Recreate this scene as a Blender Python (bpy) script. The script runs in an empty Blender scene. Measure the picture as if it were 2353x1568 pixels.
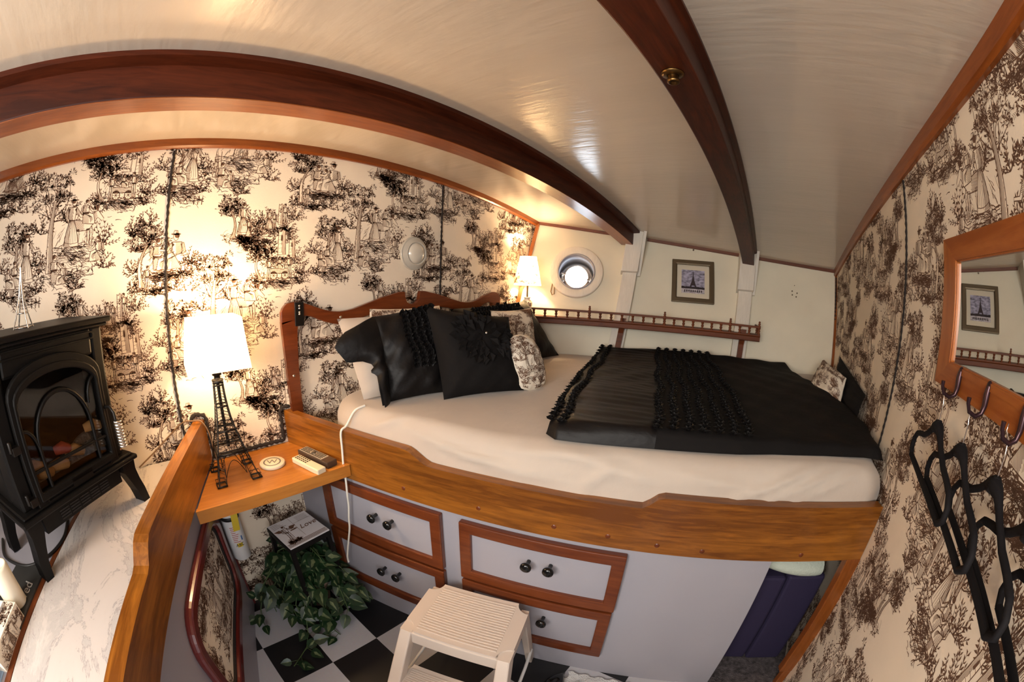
import bpy, math, random
import numpy as np
from mathutils import Vector, Matrix

# ------------------------------------------------------------------ camera, world, lights, exposure
scene = bpy.context.scene
COL = scene.collection
FPX = 897.13                      # lens: equidistant, pixels per radian at 2353 px width
SENS = 36.0
K1 = -2353.0 / SENS / FPX
CAMLOC = (1.5529, -0.4827, 1.4364)
RM = ((0.78880518, 0.61406637, 0.02697832),
      (-0.12286, 0.11440, 0.98581),
      (-0.60226, 0.78092, -0.16539))

cam = bpy.data.cameras.new('camera')
cam.type = 'PANO'
cam.panorama_type = 'FISHEYE_LENS_POLYNOMIAL'
cam.fisheye_fov = 3.4
cam.fisheye_polynomial_k0 = 0.0
cam.fisheye_polynomial_k1 = K1
cam.fisheye_polynomial_k2 = 0.0
cam.fisheye_polynomial_k3 = 0.0
cam.fisheye_polynomial_k4 = 0.0
cam.sensor_fit = 'HORIZONTAL'
cam.sensor_width = SENS
cam.sensor_height = SENS * 1568 / 2353
cam.clip_start = 0.01
camo = bpy.data.objects.new('camera', cam)
COL.objects.link(camo)
r_, u_, f_ = (Vector(v).normalized() for v in RM)
m = Matrix.Identity(4)
for i in range(3):
    m[i][0] = r_[i]; m[i][1] = u_[i]; m[i][2] = -f_[i]; m[i][3] = CAMLOC[i]
camo.matrix_world = m
scene.camera = camo

scene.view_settings.view_transform = 'Standard'
scene.view_settings.look = 'None'
scene.view_settings.gamma = 1.0
scene.view_settings.use_curve_mapping = False
scene.view_settings.exposure = 0.6
try:
    scene.cycles.use_denoising = True
    scene.cycles.max_bounces = 10
    scene.cycles.diffuse_bounces = 6
    scene.cycles.sample_clamp_indirect = 6.0
except Exception:
    pass

world = bpy.data.worlds.new('sky'); scene.world = world
world.use_nodes = True
wb = world.node_tree.nodes['Background']
wb.inputs[0].default_value = (0.86, 0.93, 1.0, 1)
wb.inputs[1].default_value = 6.0

def area(name, loc, target, size, power, color):
    l = bpy.data.lights.new(name, 'AREA'); l.energy = power; l.size = size; l.color = color
    o = bpy.data.objects.new(name, l); COL.objects.link(o); o.location = loc
    o.rotation_euler = (Vector(target) - Vector(loc)).to_track_quat('-Z', 'Y').to_euler()
    return o
area('aisle_fill', (1.30, -1.60, 1.52), (1.55, 1.3, 1.20), 0.6, 21, (1.0, 0.95, 0.88))  # added fill light behind the camera, no opening stands there
area('hull_fill', (1.72, -1.25, 1.68), (1.35, 2.0, 1.42), 0.5, 11, (1.0, 0.95, 0.89))  # second added fill, aimed at the hull side
area('aft_fill', (2.75, -0.95, 1.45), (1.2, 0.3, 1.0), 0.9, 14, (0.95, 0.97, 1.0))  # added ambient fill in the closed space past the mirror bulkhead

# ------------------------------------------------------------------ materials
def lin(c):
    return tuple(((v / 255) / 12.92 if v / 255 <= 0.04045 else ((v / 255 + 0.055) / 1.055) ** 2.4) for v in c)

MATS = {}
def newmat(name):
    mt = bpy.data.materials.new(name); mt.use_nodes = True
    nt = mt.node_tree
    return mt, nt, nt.nodes['Principled BSDF']

def plain(name, col, rough=0.5, metal=0.0, bump=0.0, bscale=60.0, var=0.0, vscale=8.0, coat=0.0, stretch=(1, 1, 1), sheen=0.0, spec=0.5):
    mt, nt, b = newmat(name)
    b.inputs['Base Color'].default_value = (*col, 1)
    b.inputs['Roughness'].default_value = rough
    b.inputs['Metallic'].default_value = metal
    b.inputs['Coat Weight'].default_value = coat
    b.inputs['Coat Roughness'].default_value = 0.12
    b.inputs['Sheen Weight'].default_value = sheen
    b.inputs['Specular IOR Level'].default_value = spec
    tc = nt.nodes.new('ShaderNodeTexCoord'); mp = nt.nodes.new('ShaderNodeMapping')
    mp.inputs['Scale'].default_value = stretch
    nt.links.new(tc.outputs['Object'], mp.inputs[0])
    if var > 0:
        n = nt.nodes.new('ShaderNodeTexNoise'); n.inputs['Scale'].default_value = vscale; n.inputs['Detail'].default_value = 6
        nt.links.new(mp.outputs[0], n.inputs['Vector'])
        r = nt.nodes.new('ShaderNodeValToRGB')
        r.color_ramp.elements[0].position = 0.3; r.color_ramp.elements[1].position = 0.7
        r.color_ramp.elements[0].color = (*[c * (1 - var) for c in col], 1)
        r.color_ramp.elements[1].color = (*[min(1, c * (1 + var)) for c in col], 1)
        nt.links.new(n.outputs[0], r.inputs[0]); nt.links.new(r.outputs[0], b.inputs['Base Color'])
    if bump > 0:
        n2 = nt.nodes.new('ShaderNodeTexNoise'); n2.inputs['Scale'].default_value = bscale; n2.inputs['Detail'].default_value = 5
        nt.links.new(mp.outputs[0], n2.inputs['Vector'])
        bp = nt.nodes.new('ShaderNodeBump'); bp.inputs['Strength'].default_value = bump; bp.inputs['Distance'].default_value = 0.01
        nt.links.new(n2.outputs[0], bp.inputs['Height']); nt.links.new(bp.outputs[0], b.inputs['Normal'])
    MATS[name] = mt
    return mt

def wood(name, dark, light, axis='x', rot=0.0, rough=0.3, coat=0.5, scale=9.0, spec=0.35):
    """varnished timber: fine grain stretched along one axis, broad colour drift"""
    mt, nt, b = newmat(name)
    b.inputs['Roughness'].default_value = rough
    b.inputs['Coat Weight'].default_value = coat * 0.6; b.inputs['Coat Roughness'].default_value = 0.15; b.inputs['Specular IOR Level'].default_value = spec
    tc = nt.nodes.new('ShaderNodeTexCoord')
    mr = nt.nodes.new('ShaderNodeMapping'); mr.inputs['Rotation'].default_value = (0, 0, -rot)
    nt.links.new(tc.outputs['Object'], mr.inputs[0])
    mp = nt.nodes.new('ShaderNodeMapping')
    s = {'x': (0.09, 1, 1), 'y': (1, 0.09, 1), 'z': (1, 1, 0.09)}[axis]
    mp.inputs['Scale'].default_value = s
    nt.links.new(mr.outputs[0], mp.inputs[0])
    n = nt.nodes.new('ShaderNodeTexNoise'); n.inputs['Scale'].default_value = scale * 8; n.inputs['Detail'].default_value = 8; n.inputs['Roughness'].default_value = 0.65
    n.inputs['Distortion'].default_value = 0.6
    nt.links.new(mp.outputs[0], n.inputs['Vector'])
    n2 = nt.nodes.new('ShaderNodeTexNoise'); n2.inputs['Scale'].default_value = scale * 0.9; n2.inputs['Detail'].default_value = 3
    nt.links.new(mp.outputs[0], n2.inputs['Vector'])
    mx = nt.nodes.new('ShaderNodeMath'); mx.operation = 'MULTIPLY_ADD'
    mx.inputs[1].default_value = 0.5
    nt.links.new(n.outputs[0], mx.inputs[0])
    ml = nt.nodes.new('ShaderNodeMath'); ml.operation = 'MULTIPLY'; ml.inputs[1].default_value = 0.5
    nt.links.new(n2.outputs[0], ml.inputs[0]); nt.links.new(ml.outputs[0], mx.inputs[2])
    r = nt.nodes.new('ShaderNodeValToRGB')
    r.color_ramp.elements[0].position = 0.40; r.color_ramp.elements[1].position = 0.61
    r.color_ramp.elements[0].color = (*dark, 1); r.color_ramp.elements[1].color = (*light, 1)
    nt.links.new(mx.outputs[0], r.inputs[0]); nt.links.new(r.outputs[0], b.inputs['Base Color'])
    bp = nt.nodes.new('ShaderNodeBump'); bp.inputs['Strength'].default_value = 0.08; bp.inputs['Distance'].default_value = 0.004
    nt.links.new(n.outputs[0], bp.inputs['Height']); nt.links.new(bp.outputs[0], b.inputs['Normal'])
    MATS[name] = mt
    return mt

RAILROT = math.atan(0.3162); DIVROT = -math.atan(0.39)
wood('honey_rail', (0.12, 0.036, 0.005), (0.3, 0.105, 0.013), 'x', RAILROT)
wood('honey_divider', (0.14, 0.042, 0.005), (0.35, 0.125, 0.015), 'x', DIVROT)
wood('honey_shelf', (0.3, 0.095, 0.012), (0.48, 0.185, 0.03), 'y', 0.0, 0.4)
wood('mahogany', (0.030, 0.0055, 0.0016), (0.085, 0.0160, 0.0045), 'y', 0.0, 0.45, 0.0, spec=0.2)
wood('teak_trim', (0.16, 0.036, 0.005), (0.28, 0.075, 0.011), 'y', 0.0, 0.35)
wood('teak_trim_x', (0.09, 0.020, 0.004), (0.16, 0.040, 0.008), 'x', 0.2, 0.5, 0.0)
wood('teak_trim_z', (0.18, 0.042, 0.006), (0.3, 0.085, 0.014), 'z', 0.0, 0.35)
wood('drawer_trim', (0.085, 0.017, 0.0045), (0.165, 0.04, 0.01), 'x', RAILROT, 0.35)
wood('headboard_wood', (0.085, 0.017, 0.004), (0.16, 0.036, 0.008), 'y', 0.0, 0.28)
wood('gallery_wood', (0.085, 0.018, 0.003), (0.165, 0.038, 0.006), 'x', 0.3, 0.5, 0.0)
wood('pine_mirror', (0.26, 0.066, 0.01), (0.4, 0.13, 0.025), 'y', 0.0, 0.35, 0.5, 5)
wood('pine_mirror_z', (0.26, 0.066, 0.01), (0.4, 0.13, 0.025), 'z', 0.0, 0.35, 0.5, 5)
wood('post_brown', (0.17, 0.042, 0.006), (0.27, 0.078, 0.012), 'z', 0.0, 0.4)
plain('ceiling_paint', (0.60, 0.515, 0.42), 0.17, bump=0.16, bscale=11, var=0.035, vscale=2.5, stretch=(0.6, 3.2, 1), spec=0.8)
plain('hull_paint', (0.78, 0.73, 0.59), 0.45, bump=0.04, bscale=30, var=0.05, vscale=4)
plain('post_paint', (0.74, 0.69, 0.61), 0.5, bump=0.25, bscale=26, var=0.05, vscale=9, stretch=(3, 3, 0.4))
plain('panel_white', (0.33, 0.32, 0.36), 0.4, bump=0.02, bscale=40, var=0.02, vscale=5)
plain('wallpaper_cream', (0.80, 0.685, 0.54), 0.75, bump=0.05, bscale=160, var=0.02)
plain('fabric_cream', (0.78, 0.70, 0.58), 0.85, bump=0.1, bscale=220)
plain('ink', (0.125, 0.058, 0.030), 0.85)
plain('gimp_black', (0.022, 0.014, 0.012), 0.8, bump=0.8, bscale=400)
plain('sheet', (0.50, 0.43, 0.365), 0.85, bump=0.5, bscale=7, var=0.03, sheen=0.2, stretch=(1, 1, 1))
plain('satin_black', (0.006, 0.005, 0.005), 0.5, spec=0.22, bump=0.55, bscale=11, stretch=(0.5, 1.5, 1.2))
plain('cotton_black', (0.007, 0.006, 0.006), 0.8, spec=0.15, bump=0.3, bscale=14)
plain('ruffle_black', (0.005, 0.004, 0.004), 0.55, spec=0.3, bump=0.4, bscale=120)
plain('black_metal', (0.016, 0.013, 0.011), 0.35, 0.6)
plain('stove_black', (0.003, 0.0025, 0.0022), 0.45, 0.0, spec=0.22, bump=0.03, bscale=200)
plain('stove_dark', (0.006, 0.005, 0.005), 0.6)
plain('silver', (0.75, 0.72, 0.68), 0.22, 1.0)
plain('chrome', (0.85, 0.85, 0.86), 0.1, 1.0)
plain('brass', (0.15, 0.085, 0.03), 0.35, 1.0)
plain('knob_black', (0.005, 0.005, 0.005), 0.14)
plain('hanger_black', (0.006, 0.005, 0.006), 0.8, spec=0.2)
plain('hook_bronze', (0.05, 0.025, 0.03), 0.3, 0.7)
plain('plastic_cream', (0.60, 0.51, 0.44), 0.42, bump=0.02, bscale=300)
plain('plastic_white', (0.80, 0.80, 0.80), 0.35)
plain('candle_wax', (0.80, 0.74, 0.60), 0.5, spec=0.3)
plain('navy_foam', (0.018, 0.012, 0.045), 0.8, bump=0.1, bscale=200)
plain('carpet', (0.10, 0.085, 0.09), 0.95, bump=1.0, bscale=220, var=0.6, vscale=60)
plain('blanket_sage', (0.50, 0.55, 0.47), 0.9, bump=0.5, bscale=120)
plain('cord_white', (0.78, 0.74, 0.66), 0.5)
plain('cord_black', (0.012, 0.011, 0.011), 0.5)
plain('cord_brown', (0.20, 0.11, 0.05), 0.5)
plain('remote_dark', (0.055, 0.035, 0.025), 0.3)
plain('remote_face', (0.50, 0.45, 0.38), 0.35, 0.4)
plain('remote_cream', (0.66, 0.58, 0.42), 0.5)
plain('button_dark', (0.06, 0.05, 0.04), 0.5)
plain('coaster_stone', (0.74, 0.64, 0.47), 0.6, bump=0.1, bscale=200)
plain('print_gray', (0.16, 0.14, 0.12), 0.7)
plain('leaf_green', (0.010, 0.032, 0.011), 0.4, var=0.4, vscale=30)
plain('leaf_pale', (0.13, 0.165, 0.08), 0.45, var=0.25, vscale=60)
plain('vine_stem', (0.06, 0.10, 0.03), 0.6)
plain('terracotta_pale', (0.45, 0.33, 0.24), 0.8)
plain('table_black', (0.005, 0.004, 0.004), 0.5, spec=0.25)
plain('tile_white', (0.72, 0.71, 0.74), 0.25)
plain('frame_bronze', (0.13, 0.095, 0.055), 0.4, 0.5, bump=0.1, bscale=60)
plain('mat_board', (0.66, 0.60, 0.48), 0.8)
plain('red_oxide', (0.12, 0.012, 0.010), 0.3, coat=0.6)
plain('label_red', (0.50, 0.06, 0.04), 0.5)
plain('label_yellow', (0.75, 0.55, 0.04), 0.5)
plain('label_blue', (0.06, 0.16, 0.40), 0.5)
plain('cloth_blue', (0.35, 0.47, 0.62), 0.9, bump=0.4, bscale=80)
plain('chalk', (0.55, 0.53, 0.50), 0.8)
plain('slate', (0.025, 0.025, 0.024), 0.6)
plain('log_tan', (0.42, 0.25, 0.10), 0.7, bump=0.4, bscale=30)
plain('log_ember', (0.30, 0.045, 0.02), 0.7, bump=0.4, bscale=30)
plain('ash', (0.10, 0.095, 0.09), 0.9, bump=1.0, bscale=80, var=0.5, vscale=40)
plain('fur_white', (0.75, 0.75, 0.75), 0.95, bump=1.0, bscale=200)
plain('dome_glass', (0.62, 0.58, 0.50), 0.15, coat=0.6)
plain('dome_rim', (0.52, 0.48, 0.41), 0.25, coat=0.4)
plain('vase_white', (0.72, 0.66, 0.56), 0.3)
plain('crystal', (0.8, 0.8, 0.8), 0.05, 1.0)
plain('sky_print', (0.30, 0.29, 0.40), 0.5, var=0.75, vscale=38, stretch=(1, 1, 2.2))
plain('water_print', (0.50, 0.46, 0.50), 0.5, var=0.5, vscale=60, stretch=(1, 1, 3))
plain('print_dark', (0.035, 0.02, 0.025), 0.6)

def marble():
    mt, nt, b = newmat('marble')
    b.inputs['Roughness'].default_value = 0.22
    tc = nt.nodes.new('ShaderNodeTexCoord')
    n0 = nt.nodes.new('ShaderNodeTexNoise'); n0.inputs['Scale'].default_value = 5; n0.inputs['Detail'].default_value = 4
    nt.links.new(tc.outputs['Object'], n0.inputs['Vector'])
    n = nt.nodes.new('ShaderNodeTexNoise'); n.inputs['Scale'].default_value = 3.2; n.inputs['Detail'].default_value = 14; n.inputs['Roughness'].default_value = 0.72; n.inputs['Distortion'].default_value = 0.9
    mp = nt.nodes.new('ShaderNodeMapping'); mp.inputs['Rotation'].default_value = (0, 0, 0.9); mp.inputs['Scale'].default_value = (0.8, 2.2, 1)
    nt.links.new(tc.outputs['Object'], mp.inputs[0]); nt.links.new(mp.outputs[0], n.inputs['Vector'])
    r = nt.nodes.new('ShaderNodeValToRGB')
    e = r.color_ramp.elements
    e[0].position = 0.40; e[0].color = (0.55, 0.50, 0.47, 1)
    e[1].position = 0.62; e[1].color = (0.56, 0.515, 0.485, 1)
    a = e.new(0.485); a.color = (0.54, 0.49, 0.46, 1)
    a = e.new(0.50); a.color = (0.34, 0.31, 0.30, 1)
    a = e.new(0.515); a.color = (0.50, 0.46, 0.44, 1)
    a = e.new(0.56); a.color = (0.46, 0.43, 0.41, 1)
    nt.links.new(n.outputs[0], r.inputs[0]); nt.links.new(r.outputs[0], b.inputs['Base Color'])
    MATS['marble'] = mt
marble()

def checker():
    mt, nt, b = newmat('checker_tile')
    b.inputs['Roughness'].default_value = 0.38
    tc = nt.nodes.new('ShaderNodeTexCoord'); mp = nt.nodes.new('ShaderNodeMapping')
    T = 0.226
    mp.inputs['Scale'].default_value = (1 / T, 1 / T, 1 / T)
    mp.inputs['Location'].default_value = (-0.522 / T, 0.013 / T, 0.5)
    nt.links.new(tc.outputs['Object'], mp.inputs[0])
    ck = nt.nodes.new('ShaderNodeTexChecker'); ck.inputs['Scale'].default_value = 1.0
    ck.inputs['Color2'].default_value = (0.50, 0.50, 0.54, 1); ck.inputs['Color1'].default_value = (0.010, 0.010, 0.012, 1)
    nt.links.new(mp.outputs[0], ck.inputs['Vector'])
    n = nt.nodes.new('ShaderNodeTexNoise'); n.inputs['Scale'].default_value = 90; n.inputs['Detail'].default_value = 3
    nt.links.new(tc.outputs['Object'], n.inputs['Vector'])
    mx = nt.nodes.new('ShaderNodeMixRGB'); mx.blend_type = 'MULTIPLY'; mx.inputs[0].default_value = 0.35
    nt.links.new(ck.outputs[0], mx.inputs[1]); nt.links.new(n.outputs[1], mx.inputs[2])
    mx.inputs[0].default_value = 0.12
    nt.links.new(mx.outputs[0], b.inputs['Base Color'])
    MATS['checker_tile'] = mt
checker()

def glassy(name, tint, mix, rough=0.02):
    mt = bpy.data.materials.new(name); mt.use_nodes = True; nt = mt.node_tree
    for n in list(nt.nodes): nt.nodes.remove(n)
    o = nt.nodes.new('ShaderNodeOutputMaterial'); t = nt.nodes.new('ShaderNodeBsdfTransparent'); g = nt.nodes.new('ShaderNodeBsdfGlossy')
    t.inputs[0].default_value = (*tint, 1); g.inputs['Roughness'].default_value = rough; g.inputs['Color'].default_value = (0.8, 0.8, 0.8, 1)
    mx = nt.nodes.new('ShaderNodeMixShader'); mx.inputs[0].default_value = mix
    nt.links.new(t.outputs[0], mx.inputs[1]); nt.links.new(g.outputs[0], mx.inputs[2]); nt.links.new(mx.outputs[0], o.inputs[0])
    MATS[name] = mt
glassy('stove_glass', (0.80, 0.76, 0.72), 0.035)
glassy('pane_glass', (0.96, 0.98, 1.0), 0.05)
glassy('picture_glass', (0.97, 0.97, 0.97), 0.03)

def mirror():
    mt, nt, b = newmat('mirror_silver')
    b.inputs['Base Color'].default_value = (0.86, 0.86, 0.84, 1); b.inputs['Metallic'].default_value = 1; b.inputs['Roughness'].default_value = 0.01
    MATS['mirror_silver'] = mt
mirror()

def shade(name, col, print_=False, trans=0.6):
    mt = bpy.data.materials.new(name); mt.use_nodes = True; nt = mt.node_tree
    for n in list(nt.nodes): nt.nodes.remove(n)
    o = nt.nodes.new('ShaderNodeOutputMaterial'); t = nt.nodes.new('ShaderNodeBsdfTranslucent'); d = nt.nodes.new('ShaderNodeBsdfDiffuse')
    t.inputs[0].default_value = (*col, 1); d.inputs[0].default_value = (*col, 1)
    mx = nt.nodes.new('ShaderNodeMixShader'); mx.inputs[0].default_value = trans
    nt.links.new(d.outputs[0], mx.inputs[1]); nt.links.new(t.outputs[0], mx.inputs[2]); nt.links.new(mx.outputs[0], o.inputs[0])
    MATS[name] = mt
shade('shade_white', (0.92, 0.86, 0.76))
shade('shade_cream', (0.9, 0.82, 0.68))

def bulbmat(name, col, s):
    mt = bpy.data.materials.new(name); mt.use_nodes = True; nt = mt.node_tree
    for n in list(nt.nodes): nt.nodes.remove(n)
    o = nt.nodes.new('ShaderNodeOutputMaterial'); e = nt.nodes.new('ShaderNodeEmission')
    e.inputs[0].default_value = (*col, 1); e.inputs[1].default_value = s
    nt.links.new(e.outputs[0], o.inputs[0]); MATS[name] = mt
bulbmat('bulb', (1.0, 0.72, 0.42), 30)

# ------------------------------------------------------------------ mesh helpers
class MB:
    """collects polygons in world coordinates; build() links them as ONE mesh object"""
    def __init__(self):
        self.v = []; self.f = []; self.mi = []; self.sm = []
    def poly(self, pts, mat=0, smooth=False):
        n = len(self.v); self.v += [tuple(p) for p in pts]
        self.f.append(tuple(range(n, n + len(pts)))); self.mi.append(mat); self.sm.append(smooth)
    def raw(self, vs, fs, mat=0, smooth=False):
        n = len(self.v); self.v += [tuple(p) for p in vs]
        for f in fs:
            self.f.append(tuple(i + n for i in f)); self.mi.append(mat); self.sm.append(smooth)
    def grid(self, fn, nu, nv, mat=0, smooth=True, closeu=False, closev=False):
        vs = [fn(i / nu, j / nv) for i in range(nu + (0 if closeu else 1)) for j in range(nv + (0 if closev else 1))]
        U = nu if closeu else nu + 1; V = nv if closev else nv + 1
        fs = []
        for i in range(nu):
            for j in range(nv):
                a = i; b = (i + 1) % U; c = j; d = (j + 1) % V
                fs.append((a * V + c, b * V + c, b * V + d, a * V + d))
        self.raw(vs, fs, mat, smooth)
    def box(self, F, x0, x1, y0, y1, z0, z1, mat=0):
        c = [F(x, y, z) for x in (x0, x1) for y in (y0, y1) for z in (z0, z1)]
        self.raw(c, [(0, 1, 3, 2), (4, 6, 7, 5), (0, 4, 5, 1), (2, 3, 7, 6), (0, 2, 6, 4), (1, 5, 7, 3)], mat)
    def prism(self, F, pts, d0, d1, mat=0, smooth=False):
        """pts: 2-D outline (a,b) -> F(a,b,d)"""
        n = len(pts)
        vs = [F(a, b, d0) for a, b in pts] + [F(a, b, d1) for a, b in pts]
        self.raw(vs, [tuple(range(n))[::-1], tuple(range(n, 2 * n))], mat)
        self.raw(vs, [(i, (i + 1) % n, n + (i + 1) % n, n + i) for i in range(n)], mat, smooth)
    def ring(self, F, outer, inner, d0, d1, mat=0, smooth=False):
        n = len(outer)
        vs = [F(a, b, d) for d in (d0, d1) for ring in (outer, inner) for a, b in ring]
        o0, i0, o1, i1 = 0, n, 2 * n, 3 * n
        fs = []
        for k in range(n):
            q = (k + 1) % n
            fs += [(o0 + k, i0 + k, i0 + q, o0 + q), (o1 + k, o1 + q, i1 + q, i1 + k), (o0 + k, o0 + q, o1 + q, o1 + k), (i0 + k, i1 + k, i1 + q, i0 + q)]
        self.raw(vs, fs, mat, smooth)
    def tube(self, pts, r, n=8, mat=0, closed=False, caps=True):
        pts = [Vector(p) for p in pts]; N = len(pts)
        rr = r if hasattr(r, '__len__') else [r] * N
        vs = []; ref = None
        for i, p in enumerate(pts):
            a = pts[(i - 1) % N] if (i > 0 or closed) else p; b = pts[(i + 1) % N] if (i < N - 1 or closed) else p
            t = (b - a).normalized() if (b - a).length > 1e-9 else Vector((0, 0, 1))
            if ref is None:
                ref = Vector((0, 0, 1)) if abs(t.z) < 0.9 else Vector((1, 0, 0))
            ref = (ref - t * ref.dot(t)).normalized(); w = t.cross(ref)
            for k in range(n):
                an = 2 * math.pi * k / n
                vs.append(p + (ref * math.cos(an) + w * math.sin(an)) * rr[i])
        fs = []
        M = N if closed else N - 1
        for i in range(M):
            for k in range(n):
                a = i * n + k; b = i * n + (k + 1) % n; c = ((i + 1) % N) * n + (k + 1) % n; d = ((i + 1) % N) * n + k
                fs.append((a, b, c, d))
        self.raw(vs, fs, mat, True)
        if caps and not closed:
            self.raw(vs[:n], [tuple(range(n))[::-1]], mat); self.raw(vs[-n:], [tuple(range(n))], mat)
    def lathe(self, prof, F, n=24, mat=0, a0=0.0):
        """prof: (r, h) -> F(x, y, h)"""
        m_ = len(prof)
        vs = [F(r * math.cos(a0 + 2 * math.pi * k / n), r * math.sin(a0 + 2 * math.pi * k / n), h) for r, h in prof for k in range(n)]
        fs = [(i * n + k, i * n + (k + 1) % n, (i + 1) * n + (k + 1) % n, (i + 1) * n + k) for i in range(m_ - 1) for k in range(n)]
        self.raw(vs, fs, mat, True)
    def build(self, name, mats, parent=None, bevel=0.0, root=None, autosmooth=False):
        if isinstance(mats, str): mats = [mats]
        o0 = Vector((0, 0, 0))
        p = parent
        while p is not None:
            o0 += p.location; p = p.parent
        me = bpy.data.meshes.new(name)
        me.from_pydata([(a - o0.x, b - o0.y, c - o0.z) for a, b, c in (tuple(v) for v in self.v)], [], self.f)
        for k in mats: me.materials.append(MATS[k])
        me.polygons.foreach_set('material_index', self.mi); me.polygons.foreach_set('use_smooth', self.sm)
        me.update()
        o = bpy.data.objects.new(name, me); COL.objects.link(o)
        if parent is not None: o.parent = parent
        if bevel > 0:
            b = o.modifiers.new('bevel', 'BEVEL'); b.width = bevel; b.segments = 2; b.limit_method = 'ANGLE'; b.angle_limit = math.radians(40)
        return o

def smooth(P, k=6):
    P = [Vector(p) for p in P]; Q = []
    for i in range(len(P) - 1):
        a = P[max(0, i - 1)]; b = P[i]; c = P[i + 1]; d = P[min(len(P) - 1, i + 2)]
        for j in range(k):
            t = j / k; Q.append(0.5 * ((2 * b) + (c - a) * t + (2 * a - 5 * b + 4 * c - d) * t * t + (-a + 3 * b - 3 * c + d) * t ** 3))
    Q.append(P[-1]); return Q
def tag(o, label, cat, group=None, kind=None):
    o['label'] = label; o['category'] = cat
    if group: o['group'] = group
    if kind: o['kind'] = kind
    return o
def thing(name, label, cat, loc, group=None, kind=None):
    o = bpy.data.objects.new(name, None); COL.objects.link(o); o.location = loc; o.empty_display_size = 0.05
    return tag(o, label, cat, group, kind)
def structure(o, label, cat):
    return tag(o, label, cat, None, 'structure')

def W(x, y, z): return (x, y, z)
UX, UY = 0.95346, 0.30152
def RP(s, o, z):                      # bunk rail frame: s along the rail, o into the bunk
    return (s * UX - o * UY, s * UY + o * UX, z)
DX, DY = 0.93166, -0.36335
def DV(s, o, z):                      # divider frame: s along the divider from the bulkhead, o towards the bunk
    return (s * DX - o * DY, -0.345 + s * DY + o * DX, z)
L = 2.0475; TR = -0.01086
def RPZ(s, z, o): return RP(s, o, z)
def DVZ(s, z, o): return DV(s, o, z)
def RB(y, z, o): return (L + TR * y - o, y, z)     # right bulkhead: o into the cabin
SC = 1.05
def hully(x, z):
    x = x / SC; z = z / SC + 0.10
    return SC * (1.45009648 + 0.31932235 * x + 0.38182365 * (z - 1.2) + 0.13923021 * x * (1.95 - x))
def hulln(x, z):
    e = 0.01
    n = Vector((-(hully(x + e, z) - hully(x - e, z)) / (2 * e), 1, -(hully(x, z + e) - hully(x, z - e)) / (2 * e)))
    return n.normalized()
def HU(x, z, o=0.0):                  # a point o inboard of the hull lining
    n = hulln(x, z); return (x - n.x * o, hully(x, z) - n.y * o, z - n.z * o)
def ceilz(x, y): return 1.983 - 0.0265 * x - (y - 0.2) ** 2 / 15.5
rnd = random.Random(7)

# ------------------------------------------------------------------ toile print (line-drawn country scenes)
TP = []      # polygons of one repeat: (layer, outline); even layers are ink, odd layers the bare ground of a figure
LAY = [0]
FIG = [0]
def figure_on():
    FIG[0] += 3; LAY[0] = FIG[0]
def figure_off(): LAY[0] = 0
def ink(P): TP.append((LAY[0], P))
def bare(P): TP.append((LAY[0] + 1, P))
def stroke(P, w0, w1=None, lay=0):
    w1 = w0 if w1 is None else w1
    w0 *= 1.22; w1 *= 1.22
    n = len(P)
    L_, R_ = [], []
    for i, (x, y) in enumerate(P):
        a = P[max(0, i - 1)]; b = P[min(n - 1, i + 1)]
        dx, dy = b[0] - a[0], b[1] - a[1]; l = math.hypot(dx, dy) or 1
        w = (w0 + (w1 - w0) * i / max(1, n - 1)) / 2
        L_.append((x - dy / l * w, y + dx / l * w)); R_.append((x + dy / l * w, y - dx / l * w))
    for i in range(n - 1):
        TP.append((LAY[0] + lay, [L_[i], R_[i], R_[i + 1], L_[i + 1]]))
def curve(x0, y0, x1, y1, bend=0.0, n=4, jit=0.0):
    P = []
    for i in range(n + 1):
        t = i / n; k = math.sin(math.pi * t) * bend
        dx, dy = x1 - x0, y1 - y0
        P.append((x0 + dx * t - dy * k + rnd.uniform(-jit, jit), y0 + dy * t + dx * k + rnd.uniform(-jit, jit)))
    return P
def inside(P, x, y):
    c = False; n = len(P)
    for i in range(n):
        (x0, y0), (x1, y1) = P[i], P[(i + 1) % n]
        if (y0 > y) != (y1 > y) and x < (x1 - x0) * (y - y0) / (y1 - y0) + x0: c = not c
    return c
def shape(P, w=.0015, hatch=0, ang=1.2, side=1, step=.0034, hw=.0011):
    hw *= 1.3
    """a figure outline: bare inside, drawn edge, hatching on its shaded side"""
    bare(P); stroke(P + [P[0]], w * 1.25, w * 1.25, 2)
    if not hatch: return
    xs = [p[0] for p in P]; ys = [p[1] for p in P]; cx_, cy_ = (min(xs) + max(xs)) / 2, (min(ys) + max(ys)) / 2
    R = max(max(xs) - min(xs), max(ys) - min(ys)) * .75; ca, sa = math.cos(ang), math.sin(ang)
    k = -R
    while k < R:
        run = None; t = -R
        while t <= R + .003:
            px, py = cx_ - sa * k + ca * t, cy_ + ca * k + sa * t
            ok = t <= R and inside(P, px, py) and (px - cx_) * side > (max(xs) - min(xs)) * (.5 - hatch) + rnd.uniform(-.002, .002)
            if ok and run is None: run = (px, py)
            if not ok and run is not None:
                if math.hypot(px - run[0], py - run[1]) > .004: stroke([run, (px - ca * .002, py - sa * .002)], hw, hw * .6, 2)
                run = None
            t += .003
        k += step
def leaf(x, y, l, a, w=0.3):
    c, s = math.cos(a), math.sin(a); b = rnd.uniform(-.25, .25) * l
    ink([(x, y), (x + l * .5 * c - (l * w * .5 + b) * s, y + l * .5 * s + (l * w * .5 + b) * c), (x + l * c, y + l * s), (x + l * .5 * c + (l * w * .5 - b) * s, y + l * .5 * s - (l * w * .5 - b) * c)])
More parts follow.
